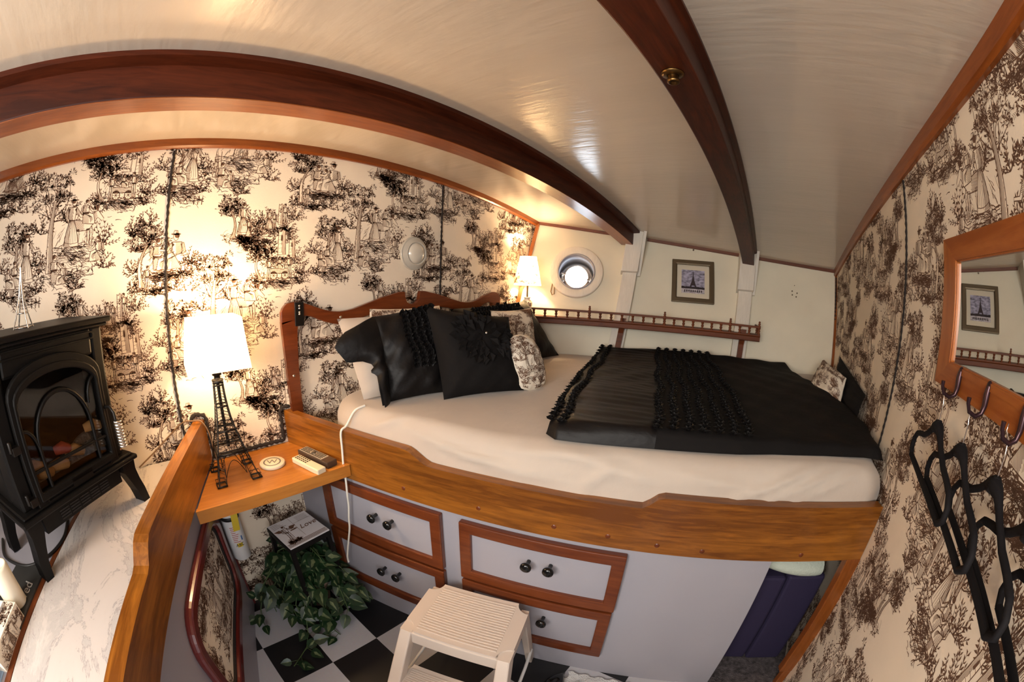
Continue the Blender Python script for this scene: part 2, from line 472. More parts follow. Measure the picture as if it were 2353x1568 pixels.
def puff(x, y, r, n=15):
    """a tuft of foliage: crescent leaves fanning outward and a little half tone below"""
    for i in range(n):
        a = rnd.uniform(-.5, 3.64); d = r * rnd.uniform(.25, .95)
        leaf(x + d * math.cos(a), y + d * .72 * math.sin(a), rnd.uniform(.008, .0135), a + rnd.uniform(-.5, .5), rnd.uniform(.22, .34))
    for i in range(4):
        stroke(curve(x - r * .7 + i * r * .32, y - r * .2 - .001 * i, x - r * .4 + i * r * .32, y + r * .25, .2, 3), .001, .0006)
def shadeh(x, y, w, h, n, a=.5):
    for _ in range(n):
        px = x + rnd.gauss(0, .42) * w * .5; py = y + rnd.gauss(0, .42) * h * .5; l = rnd.uniform(.008, .020); q = a + rnd.uniform(-.3, .3)
        stroke(curve(px - l * math.cos(q), py - l * math.sin(q), px + l * math.cos(q), py + l * math.sin(q), rnd.uniform(-.2, .2), 3), rnd.uniform(.0008, .0014), .0006)
def tree(x, y, h, lean=0.0, spread=0.09, n=9):
    tx = x + lean; wv = rnd.uniform(-.02, .02)
    def ax(t): return x + (tx - x) * t + wv * math.sin(3.1 * t), y + h * .66 * t
    T_ = [ax(i / 7) for i in range(8)]
    wd = [h * .040 * (1 - .62 * i / 7) + (.006 if i == 0 else 0) for i in range(8)]
    shape([(p[0] - w, p[1]) for p, w in zip(T_, wd)] + [(p[0] + w, p[1]) for p, w in zip(T_[::-1], wd[::-1])], .0017, .75, 1.75, 1, .0026, .0012)
    for i in range(n):
        a = math.pi * (-.10 + 1.20 * i / (n - 1)); d = spread * rnd.uniform(.55, 1.15); b = ax(rnd.uniform(.62, 1))
        ex, ey = tx + math.cos(a) * d, y + h * .66 + math.sin(a) * h * .32 * rnd.uniform(.55, 1.05)
        P = curve(b[0], b[1], ex, ey, rnd.uniform(-.28, .28), 5, .0015); stroke(P, .0030, .001)
        for j in (2, 3, 4, 5, 5):
            puff(P[j][0] + rnd.uniform(-.016, .016), P[j][1] + rnd.uniform(-.004, .016), rnd.uniform(.011, .019))
def bush(x, y, r, n=9):
    for i in range(n):
        a = math.pi * (.06 + .88 * i / (n - 1)); ex, ey = x + r * math.cos(a) * rnd.uniform(.7, 1), y + r * 1.2 * math.sin(a) * rnd.uniform(.7, 1)
        P = curve(x, y, ex, ey, rnd.uniform(-.25, .25), 5); stroke(P, .0020, .0008)
        for j in range(1, 6):
            for k in (-1, 1):
                leaf(P[j][0], P[j][1], .0125 * rnd.uniform(.7, 1.2), a + k * rnd.uniform(.35, .9), .34)
def ground(x, y, w, d, n=26):
    for i in range(int(n * 2.3)):
        q = max(-1, min(1, rnd.gauss(0, .45))); px = x + q * w * .5; l = w * rnd.uniform(.05, .15); py = y - abs(rnd.gauss(0, .45)) * d * (1 - .6 * abs(q))
        stroke(curve(px - l / 2, py, px + l / 2, py + rnd.uniform(-.004, .004), rnd.uniform(-.15, .15), 4, .0008), rnd.uniform(.0012, .0024), .0008)
    shadeh(x, y - d * .4, w * .8, d * .85, int(n * 1.6), 2.6)
    for i in range(10):
        gx = x + rnd.uniform(-.5, .5) * w; gy = y - d * rnd.uniform(.1, 1) * (1 - abs(gx - x) / w)
        for k in range(5):
            a = math.pi * (rnd.uniform(.1, .9) if rnd.random() < .6 else rnd.uniform(1.1, 1.9)); stroke(curve(gx, gy, gx + .016 * math.cos(a), gy + .016 * math.sin(a), .12, 2), .0020, .0007)
def oval(x, y, rx, ry, n=12): return [(x + rx * math.cos(6.283 * k / n), y + ry * math.sin(6.283 * k / n)) for k in range(n)]
def limb(P, w0, w1):
    n = len(P); A, B = [], []
    for i, (x, y) in enumerate(P):
        a = P[max(0, i - 1)]; b = P[min(n - 1, i + 1)]; dx, dy = b[0] - a[0], b[1] - a[1]; l = math.hypot(dx, dy) or 1; w = (w0 + (w1 - w0) * i / (n - 1)) / 2
        A.append((x - dy / l * w, y + dx / l * w)); B.append((x + dy / l * w, y - dx / l * w))
    return A + B[::-1]
def person(x, y, h, f=1, seated=False, skirt=True, hat=True, basket=False):
    """a country figure in outline and hatching; (x, y) at the feet, f the way it faces"""
    figure_on()
    hh = h / 6.6 if not seated else h / 4.6
    top = y + h; hx = x + f * hh * .25; sh = top - hh * 1.2; wa = y + h * (.56 if not seated else .42); sw = hh * (.72 if not seated else .78)
    if seated:
        kx, ky = x + f * h * .34, y + h * .34
        shape([(x - sw * .8, wa + hh * .2), (x + f * sw * .6, wa + hh * .3), (kx + f * hh * .2, ky + hh * .25), (kx + f * hh * .55, y + hh * .25), (kx + f * hh * .3, y), (x + f * h * .12, y + hh * .1), (x - f * sw * .7, y + hh * .25)], .0016, .55, .9, -f, .0036)
        for j in range(5): stroke(curve(x + f * (j - 1) * hh * .3, wa - j * hh * .1, kx - f * hh * .2 * (4 - j) * .5, y + hh * (.3 + .1 * j), .22 * f), .0015, .0009, 2)
        leaf(kx + f * hh * .3, y + .002, hh * .7, 0 if f > 0 else 3.14, .35)
    elif skirt:
        b = h * .19
        shape([(x - sw * .55, wa), (x + sw * .55, wa), (x + b * .7 + f * .004, y + h * .25), (x + b, y + h * .04), (x + b * .3, y + h * .025), (x - b * .4, y + h * .03), (x - b, y + h * .05), (x - b * .75, y + h * .25)], .0017, .45, 1.45, -f, .0030)
        for j in range(7):
            q = -1 + 2 * j / 6; stroke(curve(x + q * sw * .45, wa - h * .02, x + q * b * .85, y + h * rnd.uniform(.05, .14), .06 * q), .0016, .0010, 2)
        stroke(curve(x - b * .9, y + h * .13, x + b * .9, y + h * .11, -.10), .0014, .0014, 2)
        leaf(x + f * h * .01, y + .004, h * .09, 0 if f > 0 else 3.14, .4)
    else:
        for k in (-1, 1):
            shape(limb([(x + k * sw * .25, wa + .002), (x + k * h * .045, y + h * .30), (x + k * h * .06 - f * .003, y + h * .03)], hh * .55, hh * .28), .0015, .5, 1.3, -f, .003)
            leaf(x + k * h * .06 - f * .004, y + h * .02, h * .08, 0 if f > 0 else 3.14, .4)
    shape([(x - sw, sh), (x + sw, sh), (x + sw * .62, wa - hh * .1), (x - sw * .62, wa - hh * .1)] if not seated else [(x - sw * .9 + f * hh * .1, sh), (x + sw * .9 + f * hh * .1, sh), (x + sw * .8, wa), (x - sw * .8, wa)], .0017, .62, 1.9, -f, .0026)
    shape(limb([(x + f * sw * .8, sh - hh * .15), (x + f * (sw + hh * .75), wa + hh * .45), (x + f * (sw + hh * 1.7), wa + hh * .55)], hh * .46, hh * .26), .0014, .4, .5, -f, .003)
    shape(limb([(x - f * sw * .85, sh - hh * .15), (x - f * sw * 1.25, wa + hh * .35), (x - f * sw * .5, wa - hh * .15)], hh * .46, hh * .28), .0014, .7, .5, -f, .0026)
    shape(oval(hx, top - hh * .55, hh * .36, hh * .44), .0015)
    P = oval(hx - f * hh * .16, top - hh * .36, hh * .36, hh * .34); TP.append((LAY[0] + 2, P))
    if hat:
        TP.append((LAY[0] + 2, oval(hx, top - hh * .20, hh * .72, hh * .10))); shape([(hx - hh * .34, top - hh * .16), (hx + hh * .34, top - hh * .16), (hx + hh * .24, top + hh * .22), (hx - hh * .24, top + hh * .22)], .0014, .6, 1.2, -f, .0022)
    if basket:
        shape(oval(hx, top + hh * .10, hh * .80, hh * .30), .0016, .6, .2, -f, .0024); stroke(curve(x + f * sw, sh, hx + f * hh * .75, top + hh * .05, .35 * f), .0034, .0024, 2)
        for _ in range(8): TP.append((LAY[0] + 2, oval(hx + rnd.uniform(-.6, .6) * hh, top + hh * rnd.uniform(.15, .45), hh * .12, hh * .12, 6)))
    stroke(curve(hx + f * hh * .1, top - hh * .6, hx + f * hh * .22, top - hh * .6, .2, 2), .0010, .0008, 2)
    figure_off()
def donkey(x, y, s, f=1):
    figure_on()
    for lx in (-.28, -.17, .20, .30):
        shape(limb([(x + lx * s, y + s * .48), (x + lx * s + .002, y + s * .22), (x + lx * s, y)], s * .11, s * .055), .0014, .6, 1.4, -f, .003)
    shape([(x - f * s * .40, y + s * .66), (x - f * s * .30, y + s * .76), (x, y + s * .72), (x + f * s * .30, y + s * .78), (x + f * s * .36, y + s * .60), (x + f * s * .22, y + s * .44), (x - f * s * .22, y + s * .42), (x - f * s * .38, y + s * .50)], .0017, .6, .3, -f, .0030)
    shape([(x + f * s * .24, y + s * .76), (x + f * s * .44, y + s * .98), (x + f * s * .54, y + s * .99), (x + f * s * .74, y + s * .76), (x + f * s * .68, y + s * .68), (x + f * s * .52, y + s * .80), (x + f * s * .36, y + s * .58)], .0016, .5, .6, -f, .0028)
    for j in (0, 1): leaf(x + f * s * (.46 + j * .05), y + s * .96, s * .26, 1.57 + f * (.25 - j * .5), .3)
    stroke(curve(x - f * s * .38, y + s * .66, x - f * s * .46, y + s * .3, .2), .0034, .0012, 2)
    figure_off()
def tower(x, y, h, w):
    shape([(x - w / 2, y), (x + w / 2, y), (x + w * .42, y + h * .93), (x + w * .15, y + h), (x - w * .2, y + h * .9), (x - w * .42, y + h * .97)], .0016, .55, 1.5, 1, .0028)
    for k in range(6):
        yy = y + h * (k + .5) / 6; stroke(curve(x - w * .42, yy, x + w * .1, yy + .002, .05, 3), .0010, .0008, 2)
    TP.append((LAY[0] + 2, [(x - w * .14, y + h * .55), (x + w * .10, y + h * .55), (x + w * .10, y + h * .74), (x - w * .02, y + h * .8), (x - w * .14, y + h * .74)]))
def ringst(x, y, r, w, n=14, ky=1.0):
    stroke([(x + r * math.cos(6.283 * k / n), y + r * ky * math.sin(6.283 * k / n)) for k in range(n + 1)], w, w, 2)
def cart(x, y, s):
    shape([(x - s * .8, y + s * .42), (x + s * .75, y + s * .42), (x + s * .85, y + s * .80), (x - s * .85, y + s * .78)], .0016, .9, .1, 1, .0034)
    for k in (-1, 1):
        shape(oval(x + k * s * .45, y + s * .28, s * .28, s * .28, 14), .0024)
        for j in range(4):
            a = j * .785; stroke([(x + k * s * .45 - s * .27 * math.cos(a), y + s * .28 - s * .27 * math.sin(a)), (x + k * s * .45 + s * .27 * math.cos(a), y + s * .28 + s * .27 * math.sin(a))], .0014, .0014, 2)
def bird(x, y, s, a=0.3):
    leaf(x, y, s, a, .28); leaf(x, y, s * .9, a + 1.3, .26); leaf(x, y, s * .8, a + 3.3, .26); leaf(x, y, s * .5, a - .6, .4)
def fence(x, y, s):
    for k in range(3): stroke(curve(x + k * s * .4, y, x + k * s * .4 + .004, y + s * .8, .03), .0032, .002)
    stroke(curve(x - s * .15, y + s * .3, x + s, y + s * .55, 0), .0026); stroke(curve(x - s * .15, y + s * .65, x + s, y + s * .3, 0), .0026)
def clump(x, y, r, n=0, l=0): puff(x, y, r)
PX, PY = 0.653, 0.62
# 1: couple with the donkey under a tall tree, a child at the right, a pair on the bank below
tree(-.085, -.13, .36, .01, .085, 11); bush(.125, -.055, .075, 10); bush(-.135, -.13, .06, 8); bush(.02, -.19, .04, 8)
ground(.02, -.045, .22, .09, 60); ground(-.03, -.13, .26, .055, 44); bush(.135, -.13, .05, 7)
donkey(.045, -.050, .115); person(.000, -.055, .165, 1, False, True, True); person(.055, .020, .085, 1, True, True, False)
person(.115, -.105, .085, -1, True, True, False); person(-.070, -.165, .095, 1, True, True, False); person(-.030, -.170, .07, -1, True, True, False)
# 2: woman carrying a basket, children under a leaning tree
tree(-.265, -.185, .25, .035, .062, 8); bush(-.150, -.19, .05, 8); ground(-.215, -.165, .17, .085, 60); bush(-.285, -.2, .04, 7)
person(-.190, -.155, .165, 1, False, True, False, True); person(-.242, -.160, .085, 1, True, True, False); person(-.272, -.165, .07, 1, True, True, False); fence(-.17, -.235, .04)
# 3: ruined towers behind a cart
tree(.115, .10, .14, -.01, .036, 6); bush(.275, .16, .055, 8); bush(.16, .2, .05, 8); tower(.205, .195, .10, .034); tower(.250, .185, .075, .028)
ground(.205, .185, .13, .03, 26); ground(.195, .105, .2, .06, 56); bush(.285, .075, .05, 8); bush(.105, .09, .04, 7)
cart(.195, .098, .055); person(.150, .095, .09, 1, False, False, True); person(.238, .100, .095, -1, False, False, False); person(.195, .138, .05, 1, True, True, False)
stroke(curve(.13, .235, .18, .18, -.3), .010, .004); puff(.135, .24, .024, 30)
# 4: river bank with standing figures and shrubs
tree(-.005, -.36, .155, -.01, .042, 7); bush(.085, -.315, .065, 9); bush(.255, -.285, .06, 9); bush(.14, -.30, .05, 8); tower(.195, -.305, .085, .02)
ground(.055, -.345, .2, .05, 50); ground(.19, -.315, .17, .04, 36); ground(.12, -.365, .16, .025, 20); bush(.035, -.375, .035, 7)
person(.035, -.350, .125, 1, False, True, False); person(.062, -.355, .07, -1, False, True, False); person(.145, -.325, .08, 1, False, True, False); person(.168, -.325, .07, -1, False, False, False); person(.215, -.305, .085, -1, False, False, False)
# 5: company seated by a fence, a stroller below
tree(-.365, .10, .22, .02, .06, 8); fence(-.195, .15, .06); bush(-.20, .13, .045, 7); ground(-.275, .150, .23, .05, 60); ground(-.33, .095, .15, .03, 26); bush(-.385, .09, .045, 7); bush(-.24, .085, .05, 8); bush(-.30, .075, .04, 7)
person(-.305, .150, .12, 1, True, True, False); person(-.262, .155, .10, -1, True, True, False); person(-.225, .155, .13, -1, True, True, True); person(-.345, .085, .09, 1, False, False, False)
# 6: birds and lone tufts
bird(.245, -.205, .030, .4); bird(.285, -.225, .028, -.2); bush(.055, .235, .032, 9); ground(.055, .235, .07, .015, 8); bush(.31, .0, .05, 8); bush(.255, -.02, .045, 8); ground(.28, -.02, .10, .02, 14)
for (x_, y_, w_, h_, n_) in ((.01, -.02, .20, .14, 50), (-.215, -.10, .14, .12, 40), (.2, .15, .16, .10, 40), (.1, -.32, .26, .08, 44), (-.28, .19, .18, .09, 40)):
    shadeh(x_, y_, w_, h_, n_, .9)
for (x_, y_, r_b) in ((-.13, .0, .06), (.09, .06, .05), (-.15, -.10, .05), (.155, .15, .05), (.295, .11, .05), (.105, -.345, .045), (.225, -.33, .045), (-.165, .17, .05), (-.40, .15, .045), (-.02, .03, .05), (-.30, -.11, .05), (.24, .245, .04)):
    bush(x_, y_, r_b, 8)
REPEAT = TP

def toile_polys(u0, u1, v0, v1, ou, ov, keep=None, scale=1.0):
    """polygons of the repeat (half-drop) covering [u0,u1]x[v0,v1]; (ou,ov): where a donkey group sits"""
    out = []
    px, py = PX * scale, PY * scale
    i0 = int(math.floor((u0 - ou) / px)) - 1; i1 = int(math.ceil((u1 - ou) / px)) + 1
    for i in range(i0, i1 + 1):
        oy = ov + (py / 2 if i % 2 else 0)
        j0 = int(math.floor((v0 - oy) / py)) - 1; j1 = int(math.ceil((v1 - oy) / py)) + 1
        for j in range(j0, j1 + 1):
            ax, ay = ou + i * px, oy + j * py
            for lay, P in REPEAT:
                x, y = P[0]; x = ax + x * scale; y = ay + y * scale
                if not (u0 <= x <= u1 and v0 <= y <= v1): continue
                Q = [(ax + x * scale, ay + y * scale) for x, y in P]
                if all(u0 <= x <= u1 and v0 <= y <= v1 and (keep is None or keep(x, y)) for x, y in Q):
                    out.append((lay, Q))
    return out
def add_toile(mb, polys, fn, mat):
    """fn(x, y, d): d = how far the print's layer sits proud of the cloth"""
    for lay, Q in polys:
        mb.poly([fn(x, y, lay * .00002) for x, y in Q], mat if lay % 3 != 1 else 0)

# ------------------------------------------------------------------ the cabin shell
YB = -1.75
mb = MB()
mb.box(W, -0.05, 3.2, YB, 2.6, -0.04, 0.0); structure(mb.build('floor', 'checker_tile'), 'black and white checkered tile floor of the cabin', 'floor')

mb = MB()
def cf(u, v):
    x = -0.05 + 3.2 * u; y = YB + (2.65 - YB) * v
    return (x, y, ceilz(x, y))
mb.grid(cf, 16, 60)
mb.grid(lambda u, v: (cf(u, v)[0], cf(u, v)[1], cf(u, v)[2] + 0.04), 16, 60)
structure(mb.build('ceiling', 'ceiling_paint'), 'glossy cream cambered cabin ceiling', 'ceiling')

mb = MB(); mb.box(W, -.03, 3.2, YB - .05, YB, 0, 1.80); structure(mb.build('wall_front', 'panel_white'), 'unseen white side wall behind the stove counter, added to shut out sky light', 'wall')  # unseen; added to keep world light out on the camera's side
mb = MB(); mb.box(W, 3.10, 3.15, YB, 2.6, 0, 2.0); structure(mb.build('wall_aft', 'panel_white'), 'unseen white bulkhead beyond the doorway, added to shut out sky light', 'wall')  # unseen; added to close the aft opening against world light

# bulkhead at the head of the bunk
mb = MB()
ys = [YB + (1.98 - YB) * k / 40 for k in range(41)]
for a, b in zip(ys[:-1], ys[1:]):
    za, zb = ceilz(0, a) + .02, ceilz(0, b) + .02
    mb.raw([(0, a, 0), (0, b, 0), (0, b, zb), (0, a, za), (-.03, a, 0), (-.03, b, 0), (-.03, b, zb), (-.03, a, za)], [(0, 1, 2, 3), (7, 6, 5, 4)], 0)
add_toile(mb, toile_polys(-1.5, 1.85, 0.02, 1.96, 0.483, 1.642, lambda y, z: z < ceilz(0, y) - .03), lambda y, z, d: (0.0004 + d, y, z), 1)
structure(mb.build('wall_left', ['wallpaper_cream', 'ink']), 'cream bulkhead behind the headboard printed with brown country scenes', 'wall')

# bulkhead with the mirror
mb = MB()
ys = [-0.50 + (2.45 + 0.50) * k / 40 for k in range(41)]
for a, b in zip(ys[:-1], ys[1:]):
    xa, xb = L + TR * a, L + TR * b
    za, zb = ceilz(xa, a) + .02, ceilz(xb, b) + .02
    mb.raw([(xa, a, 0), (xb, b, 0), (xb, b, zb), (xa, a, za), (xa + .03, a, 0), (xb + .03, b, 0), (xb + .03, b, zb), (xa + .03, a, za)], [(3, 2, 1, 0), (4, 5, 6, 7)], 0)
mb.raw([RB(-.5, 0, 0), RB(-.5, 1.96, 0), RB(-.5, 1.96, -.03), RB(-.5, 0, -.03)], [(0, 1, 2, 3)], 0)
add_toile(mb, toile_polys(-.48, 2.35, 0.02, 1.94, 0.33, 1.70, lambda y, z: z < ceilz(L, y) - .04), lambda y, z, d: RB(y, z, .0004 + d), 1)
structure(mb.build('wall_right', ['wallpaper_cream', 'ink']), 'cream bulkhead behind the mirror printed with brown country scenes', 'wall')

# hull lining with the port cut through it
def hull_shell():
    mb = MB()
    X0, X1, Z0, Z1 = -0.02, 2.12, 0.0, 1.93
    mb.grid(lambda u, v: HU(X0 + (X1 - X0) * u, Z0 + (Z1 - Z0) * v), 40, 30)
    mb.grid(lambda u, v: HU(X0 + (X1 - X0) * u, Z0 + (Z1 - Z0) * v, -0.05), 40, 30)
    n = 41 * 31
    mb.f = mb.f[:1200] + [tuple(reversed(f)) for f in mb.f[1200:]]
    mb.f = [tuple(reversed(f)) for f in mb.f]
    edge = [i * 31 for i in range(41)] + [40 * 31 + j for j in range(1, 31)] + [i * 31 + 30 for i in range(39, -1, -1)] + [j for j in range(29, 0, -1)]
    for a, b in zip(edge, edge[1:] + edge[:1]):
        mb.f.append((a, b, b + n, a + n)); mb.mi.append(0); mb.sm.append(False)
    return mb.build('wall_back', 'hull_paint')
hullo = hull_shell()
PC = Vector(HU(0.305, 1.475)); PN = hulln(0.305, 1.475)
PU = Vector((0, 0, 1)).cross(PN).normalized() * -1     # along the hull, towards the right
PU = Vector((PN.y, -PN.x, 0)).normalized(); PV = PU.cross(PN) * -1
if PV.z < 0: PV = -PV
def PT(a, b, d):                     # port frame: a right, b up, d inboard
    return tuple(PC + PU * a + PV * b - PN * d)
cut = MB(); cut.prism(PT, [(.125 * math.cos(k * math.pi / 24), .125 * math.sin(k * math.pi / 24)) for k in range(48)], -.2, .2)
cuto = cut.build('cutter', 'hull_paint')
for me_ in (cuto.data,):
    import bmesh
    bm = bmesh.new(); bm.from_mesh(me_); bmesh.ops.remove_doubles(bm, verts=bm.verts, dist=1e-6); bmesh.ops.recalc_face_normals(bm, faces=bm.faces); bm.to_mesh(me_); bm.free()
bm = bmesh.new(); bm.from_mesh(hullo.data); bmesh.ops.remove_doubles(bm, verts=bm.verts, dist=1e-6); bmesh.ops.recalc_face_normals(bm, faces=bm.faces); bm.to_mesh(hullo.data); bm.free()
md = hullo.modifiers.new('b', 'BOOLEAN'); md.object = cuto; md.operation = 'DIFFERENCE'; md.solver = 'EXACT'
dg = bpy.context.evaluated_depsgraph_get(); dg.update()
newme = bpy.data.meshes.new_from_object(hullo.evaluated_get(dg))
hullo.modifiers.clear(); hullo.data = newme; newme.name = 'wall_back'
bpy.data.objects.remove(cuto)
structure(hullo, 'cream painted hull side behind the bunk, flaring outward', 'wall')

for (x_, z_, r_h) in ((1.007, 1.676, .006), (.965, 1.690, .004), (1.055, 1.690, .0035), (1.700, 1.462, .005), (1.735, 1.452, .005), (1.702, 1.438, .005), (1.730, 1.428, .005), (1.715, 1.500, .003)):
    mb = MB(); mb.prism(lambda a, b, d: HU(x_ + a, z_ + b, d), [(r_h * math.cos(k * .6283), r_h * math.sin(k * .6283)) for k in range(10)], -.002, .0012); mb.build('screw_hole', 'frame_bronze', hullo)
# port
port = thing('window_1', 'round white porthole glowing with daylight above the gallery shelf', 'porthole', tuple(PC), None, 'structure')
mb = MB()
circ = lambda r, n=48: [(r * math.cos(2 * math.pi * k / n), r * math.sin(2 * math.pi * k / n)) for k in range(n)]
mb.ring(PT, circ(.178), circ(.124), -.002, .030, smooth=True)
mb.build('surround', 'post_paint', port, 0.006)
mb = MB(); mb.ring(PT, circ(.124), circ(.116), -.115, .034, smooth=True); mb.build('liner', 'panel_white', port)
mb = MB(); mb.ring(PT, circ(.117), circ(.080), -.118, -.105, smooth=True)
mb.ring(PT, circ(.092), circ(.078), -.105, -.088, smooth=True)
mb.build('frame', 'silver', port, 0.003)
mb = MB(); mb.prism(PT, circ(.082), -.112, -.108); mb.build('pane', 'pane_glass', port)
for (a, b) in ((-.094, .018), (-.097, -.022), (.094, -.018)):
    mb = MB(); mb.box(PT, a - .022, a + .022, b - .007, b + .007, -.105, -.085); mb.lathe([(0, -.07), (.009, -.07), (.009, -.09)], lambda x, y, h, a=a, b=b: PT(a * 1.06 + x, b + y, h), 12)
    mb.build('clamp', 'silver', port, 0.002)

# trims
def arc_trim(name, xof, y0, y1, w, d, mat, label, n=60):
    """strip under the ceiling on a bulkhead; xof(y) -> face x, d signed thickness"""
    mb = MB()
    P = [y0 + (y1 - y0) * k / n for k in range(n + 1)]
    def fn(u, v):
        y = y0 + (y1 - y0) * u; x = xof(y); z = ceilz(x, y)
        c = [(0, 0), (d, 0), (d, -w * .8), (d * .6, -w), (0, -w)]
        k = int(round(v * 5)) % 5
        return (x + c[k][0], y, z + c[k][1])
    mb.grid(fn, n, 5, smooth=False, closev=True)
    return structure(mb.build(name, mat), label, 'trim')
arc_trim('trim_1', lambda y: 0.0, YB, 1.79, .034, .022, 'teak_trim', 'curved varnished wood trim along the top of the headboard bulkhead')
arc_trim('trim_2', lambda y: L + TR * y, -.5, 2.34, .045, -.022, 'teak_trim', 'curved varnished wood trim along the top of the mirror bulkhead')
def zj(x):
    lo, hi = 1.4, 2.0
    for _ in range(40):
        mid = (lo + hi) / 2
        if mid < ceilz(x, hully(x, mid)): lo = mid
        else: hi = mid
    return lo
mb = MB()
for (a, b) in ((0.0, .575), (.70, 1.33), (1.43, 2.03)):
    mb.grid(lambda u, v: HU(a + (b - a) * u, zj(a + (b - a) * u) - (.001, .001, .017, .017)[int(round(v * 4)) % 4], (0, .018, .010, 0)[int(round(v * 4)) % 4]), 14, 4, smooth=False, closev=True)
structure(mb.build('trim_3', 'teak_trim_x'), 'thin reddish wood trim where the hull side meets the ceiling', 'trim')
mb = MB()
mb.grid(lambda u, v: HU((0.002, .022, .022, .002)[int(round(v * 4)) % 4], .9 + u * .90, (0, 0, .022, .022)[int(round(v * 4)) % 4]), 20, 4, smooth=False, closev=True)
structure(mb.build('trim_4', 'teak_trim_z'), 'upright wood trim in the hull corner beside the small lamp', 'trim')
mb = MB()
mb.grid(lambda u, v: HU(L + TR * 2.2 - (0.0, .016, .016, .0)[int(round(v * 4)) % 4], .9 + u * .74, (0, 0, .018, .018)[int(round(v * 4)) % 4]), 20, 4, smooth=False, closev=True)
structure(mb.build('trim_5', 'teak_trim_z'), 'upright wood trim in the hull corner beside the mirror bulkhead', 'trim')
mb = MB(); mb.box(W, .001, .016, -.400, -.378, 0.0, .30); mb.box(W, .001, .016, -.40, -.376, .30, .74)
structure(mb.build('trim_6', 'red_oxide'), 'dark red corner trim below the bedside shelf', 'trim')
# braid over the wallpaper seams
def braid(name, pts, label, r=.006):
    mb = MB(); P = []
    for a, b in zip(pts[:-1], pts[1:]):
        n = max(2, int((Vector(b) - Vector(a)).length / .012))
        for k in range(n): P.append(Vector(a).lerp(Vector(b), k / n))
    P.append(Vector(pts[-1]))
    mb.tube([(p.x + rnd.uniform(-.0004, .0004), p.y + rnd.uniform(-.0012, .0012), p.z + rnd.uniform(-.0012, .0012)) for p in P], [r * (1 + .25 * ((i % 2) * 2 - 1)) for i in range(len(P))], 6)
    structure(mb.build(name, 'gimp_black'), label, 'trim')
braid('trim_7', [(.004, -.440, .81), (.004, -.440, 1.915)], 'dark braid over the wallpaper seam above the tower lamp')
braid('trim_8', [(.004, .895, .98), (.004, .895, 1.92)], 'dark braid over the wallpaper seam beside the round dome light', .005)
braid('trim_9', [RB(.875, .95, .004), RB(.875, 1.85, .004)], 'thin dark braid over the wallpaper seam left of the mirror', .004)
braid('trim_10', [(.006, -.398, .80), (.006, -.400, .945), (.006, -.380, .957), (.006, -.345, .948), (.006, -.338, .93), (.006, -.336, .772), (.006, -.018, .772), (.006, -.016, .90), (.006, .0, .914), (.006, .03, .912)], 'dark braid edging the wallpaper around the bedside shelf', .008)
braid('trim_11', [HU(2.015, 1.63, .012), HU(2.012, 1.5, .02), HU(2.012, 1.3, .014)], 'loose dark braid hanging in the hull corner by the mirror bulkhead', .005)

# deck beams
def beam(name, x0, x1, dep, cove, yend, label, lit_under=False):
    t = thing(name, label, 'beam', (x0, 0.2, ceilz(x0, .2) - dep), None, 'structure')
    mb = MB(); n = 70
    def fn(u, v):
        y = YB + (yend - YB) * u; k = int(round(v * 4)) % 4
        x = (x0, x1, x1, x0)[k]; z = ceilz(x, y) + (.01, .01, -dep, -dep)[k]
        return (x, y, z)
    mb.grid(fn, n, 4, smooth=False, closev=True)
    mb.poly([fn(0, k / 4) for k in range(4)]); mb.poly([fn(1, k / 4) for k in range(4)][::-1])
    mb.build('beam_body', 'mahogany', t, .004)
    if lit_under:  # lamplight on the mahogany underside, put in as a lighter wood strip
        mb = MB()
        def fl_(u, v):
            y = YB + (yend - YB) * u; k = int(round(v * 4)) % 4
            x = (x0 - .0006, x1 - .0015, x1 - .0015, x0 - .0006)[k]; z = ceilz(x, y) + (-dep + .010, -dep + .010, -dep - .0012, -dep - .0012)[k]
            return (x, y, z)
        mb.grid(fl_, n, 4, smooth=False, closev=True); mb.poly([fl_(1, k / 4) for k in range(4)][::-1]); mb.build('lamplit_underside', 'teak_trim', t)
    if cove:
        mb = MB()
        def fc(u, v):
            y = YB + (yend + .05 - YB) * u; k = int(round(v * 4)) % 4
            x = x1 + (0, cove, cove, 0)[k]; z = ceilz(x, y) - (0, 0, .013, .022)[k]
            return (x, y, z)
        mb.grid(fc, n, 4, smooth=False, closev=True); mb.build('cove_strip', 'mahogany', t)
    return t
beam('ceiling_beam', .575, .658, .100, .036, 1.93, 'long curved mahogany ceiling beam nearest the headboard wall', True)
beam('ceiling_beam', 1.352, 1.430, .100, .017, 2.16, 'curved mahogany ceiling beam carrying the brass fitting')
fit = thing('brass_fitting', 'small round brass fitting under the right ceiling beam', 'fitting', (1.386, .205, ceilz(1.386, .205) - .1))
zf = ceilz(1.386, .205) - .1
mb = MB(); mb.lathe([(0, .0), (.023, .0), (.023, -.003), (.017, -.006), (.012, -.007)], lambda x, y, h: (1.386 + x, .205 + y, zf + h)); mb.build('flange', 'brass', fit)
mb = MB(); mb.lathe([(.011, -.004), (.011, -.014), (.0125, -.016), (.0125, -.021), (.008, -.023), (.006, -.018), (0, -.018)], lambda x, y, h: (1.386 + x, .205 + y, zf + h)); mb.build('socket', 'brass', fit)

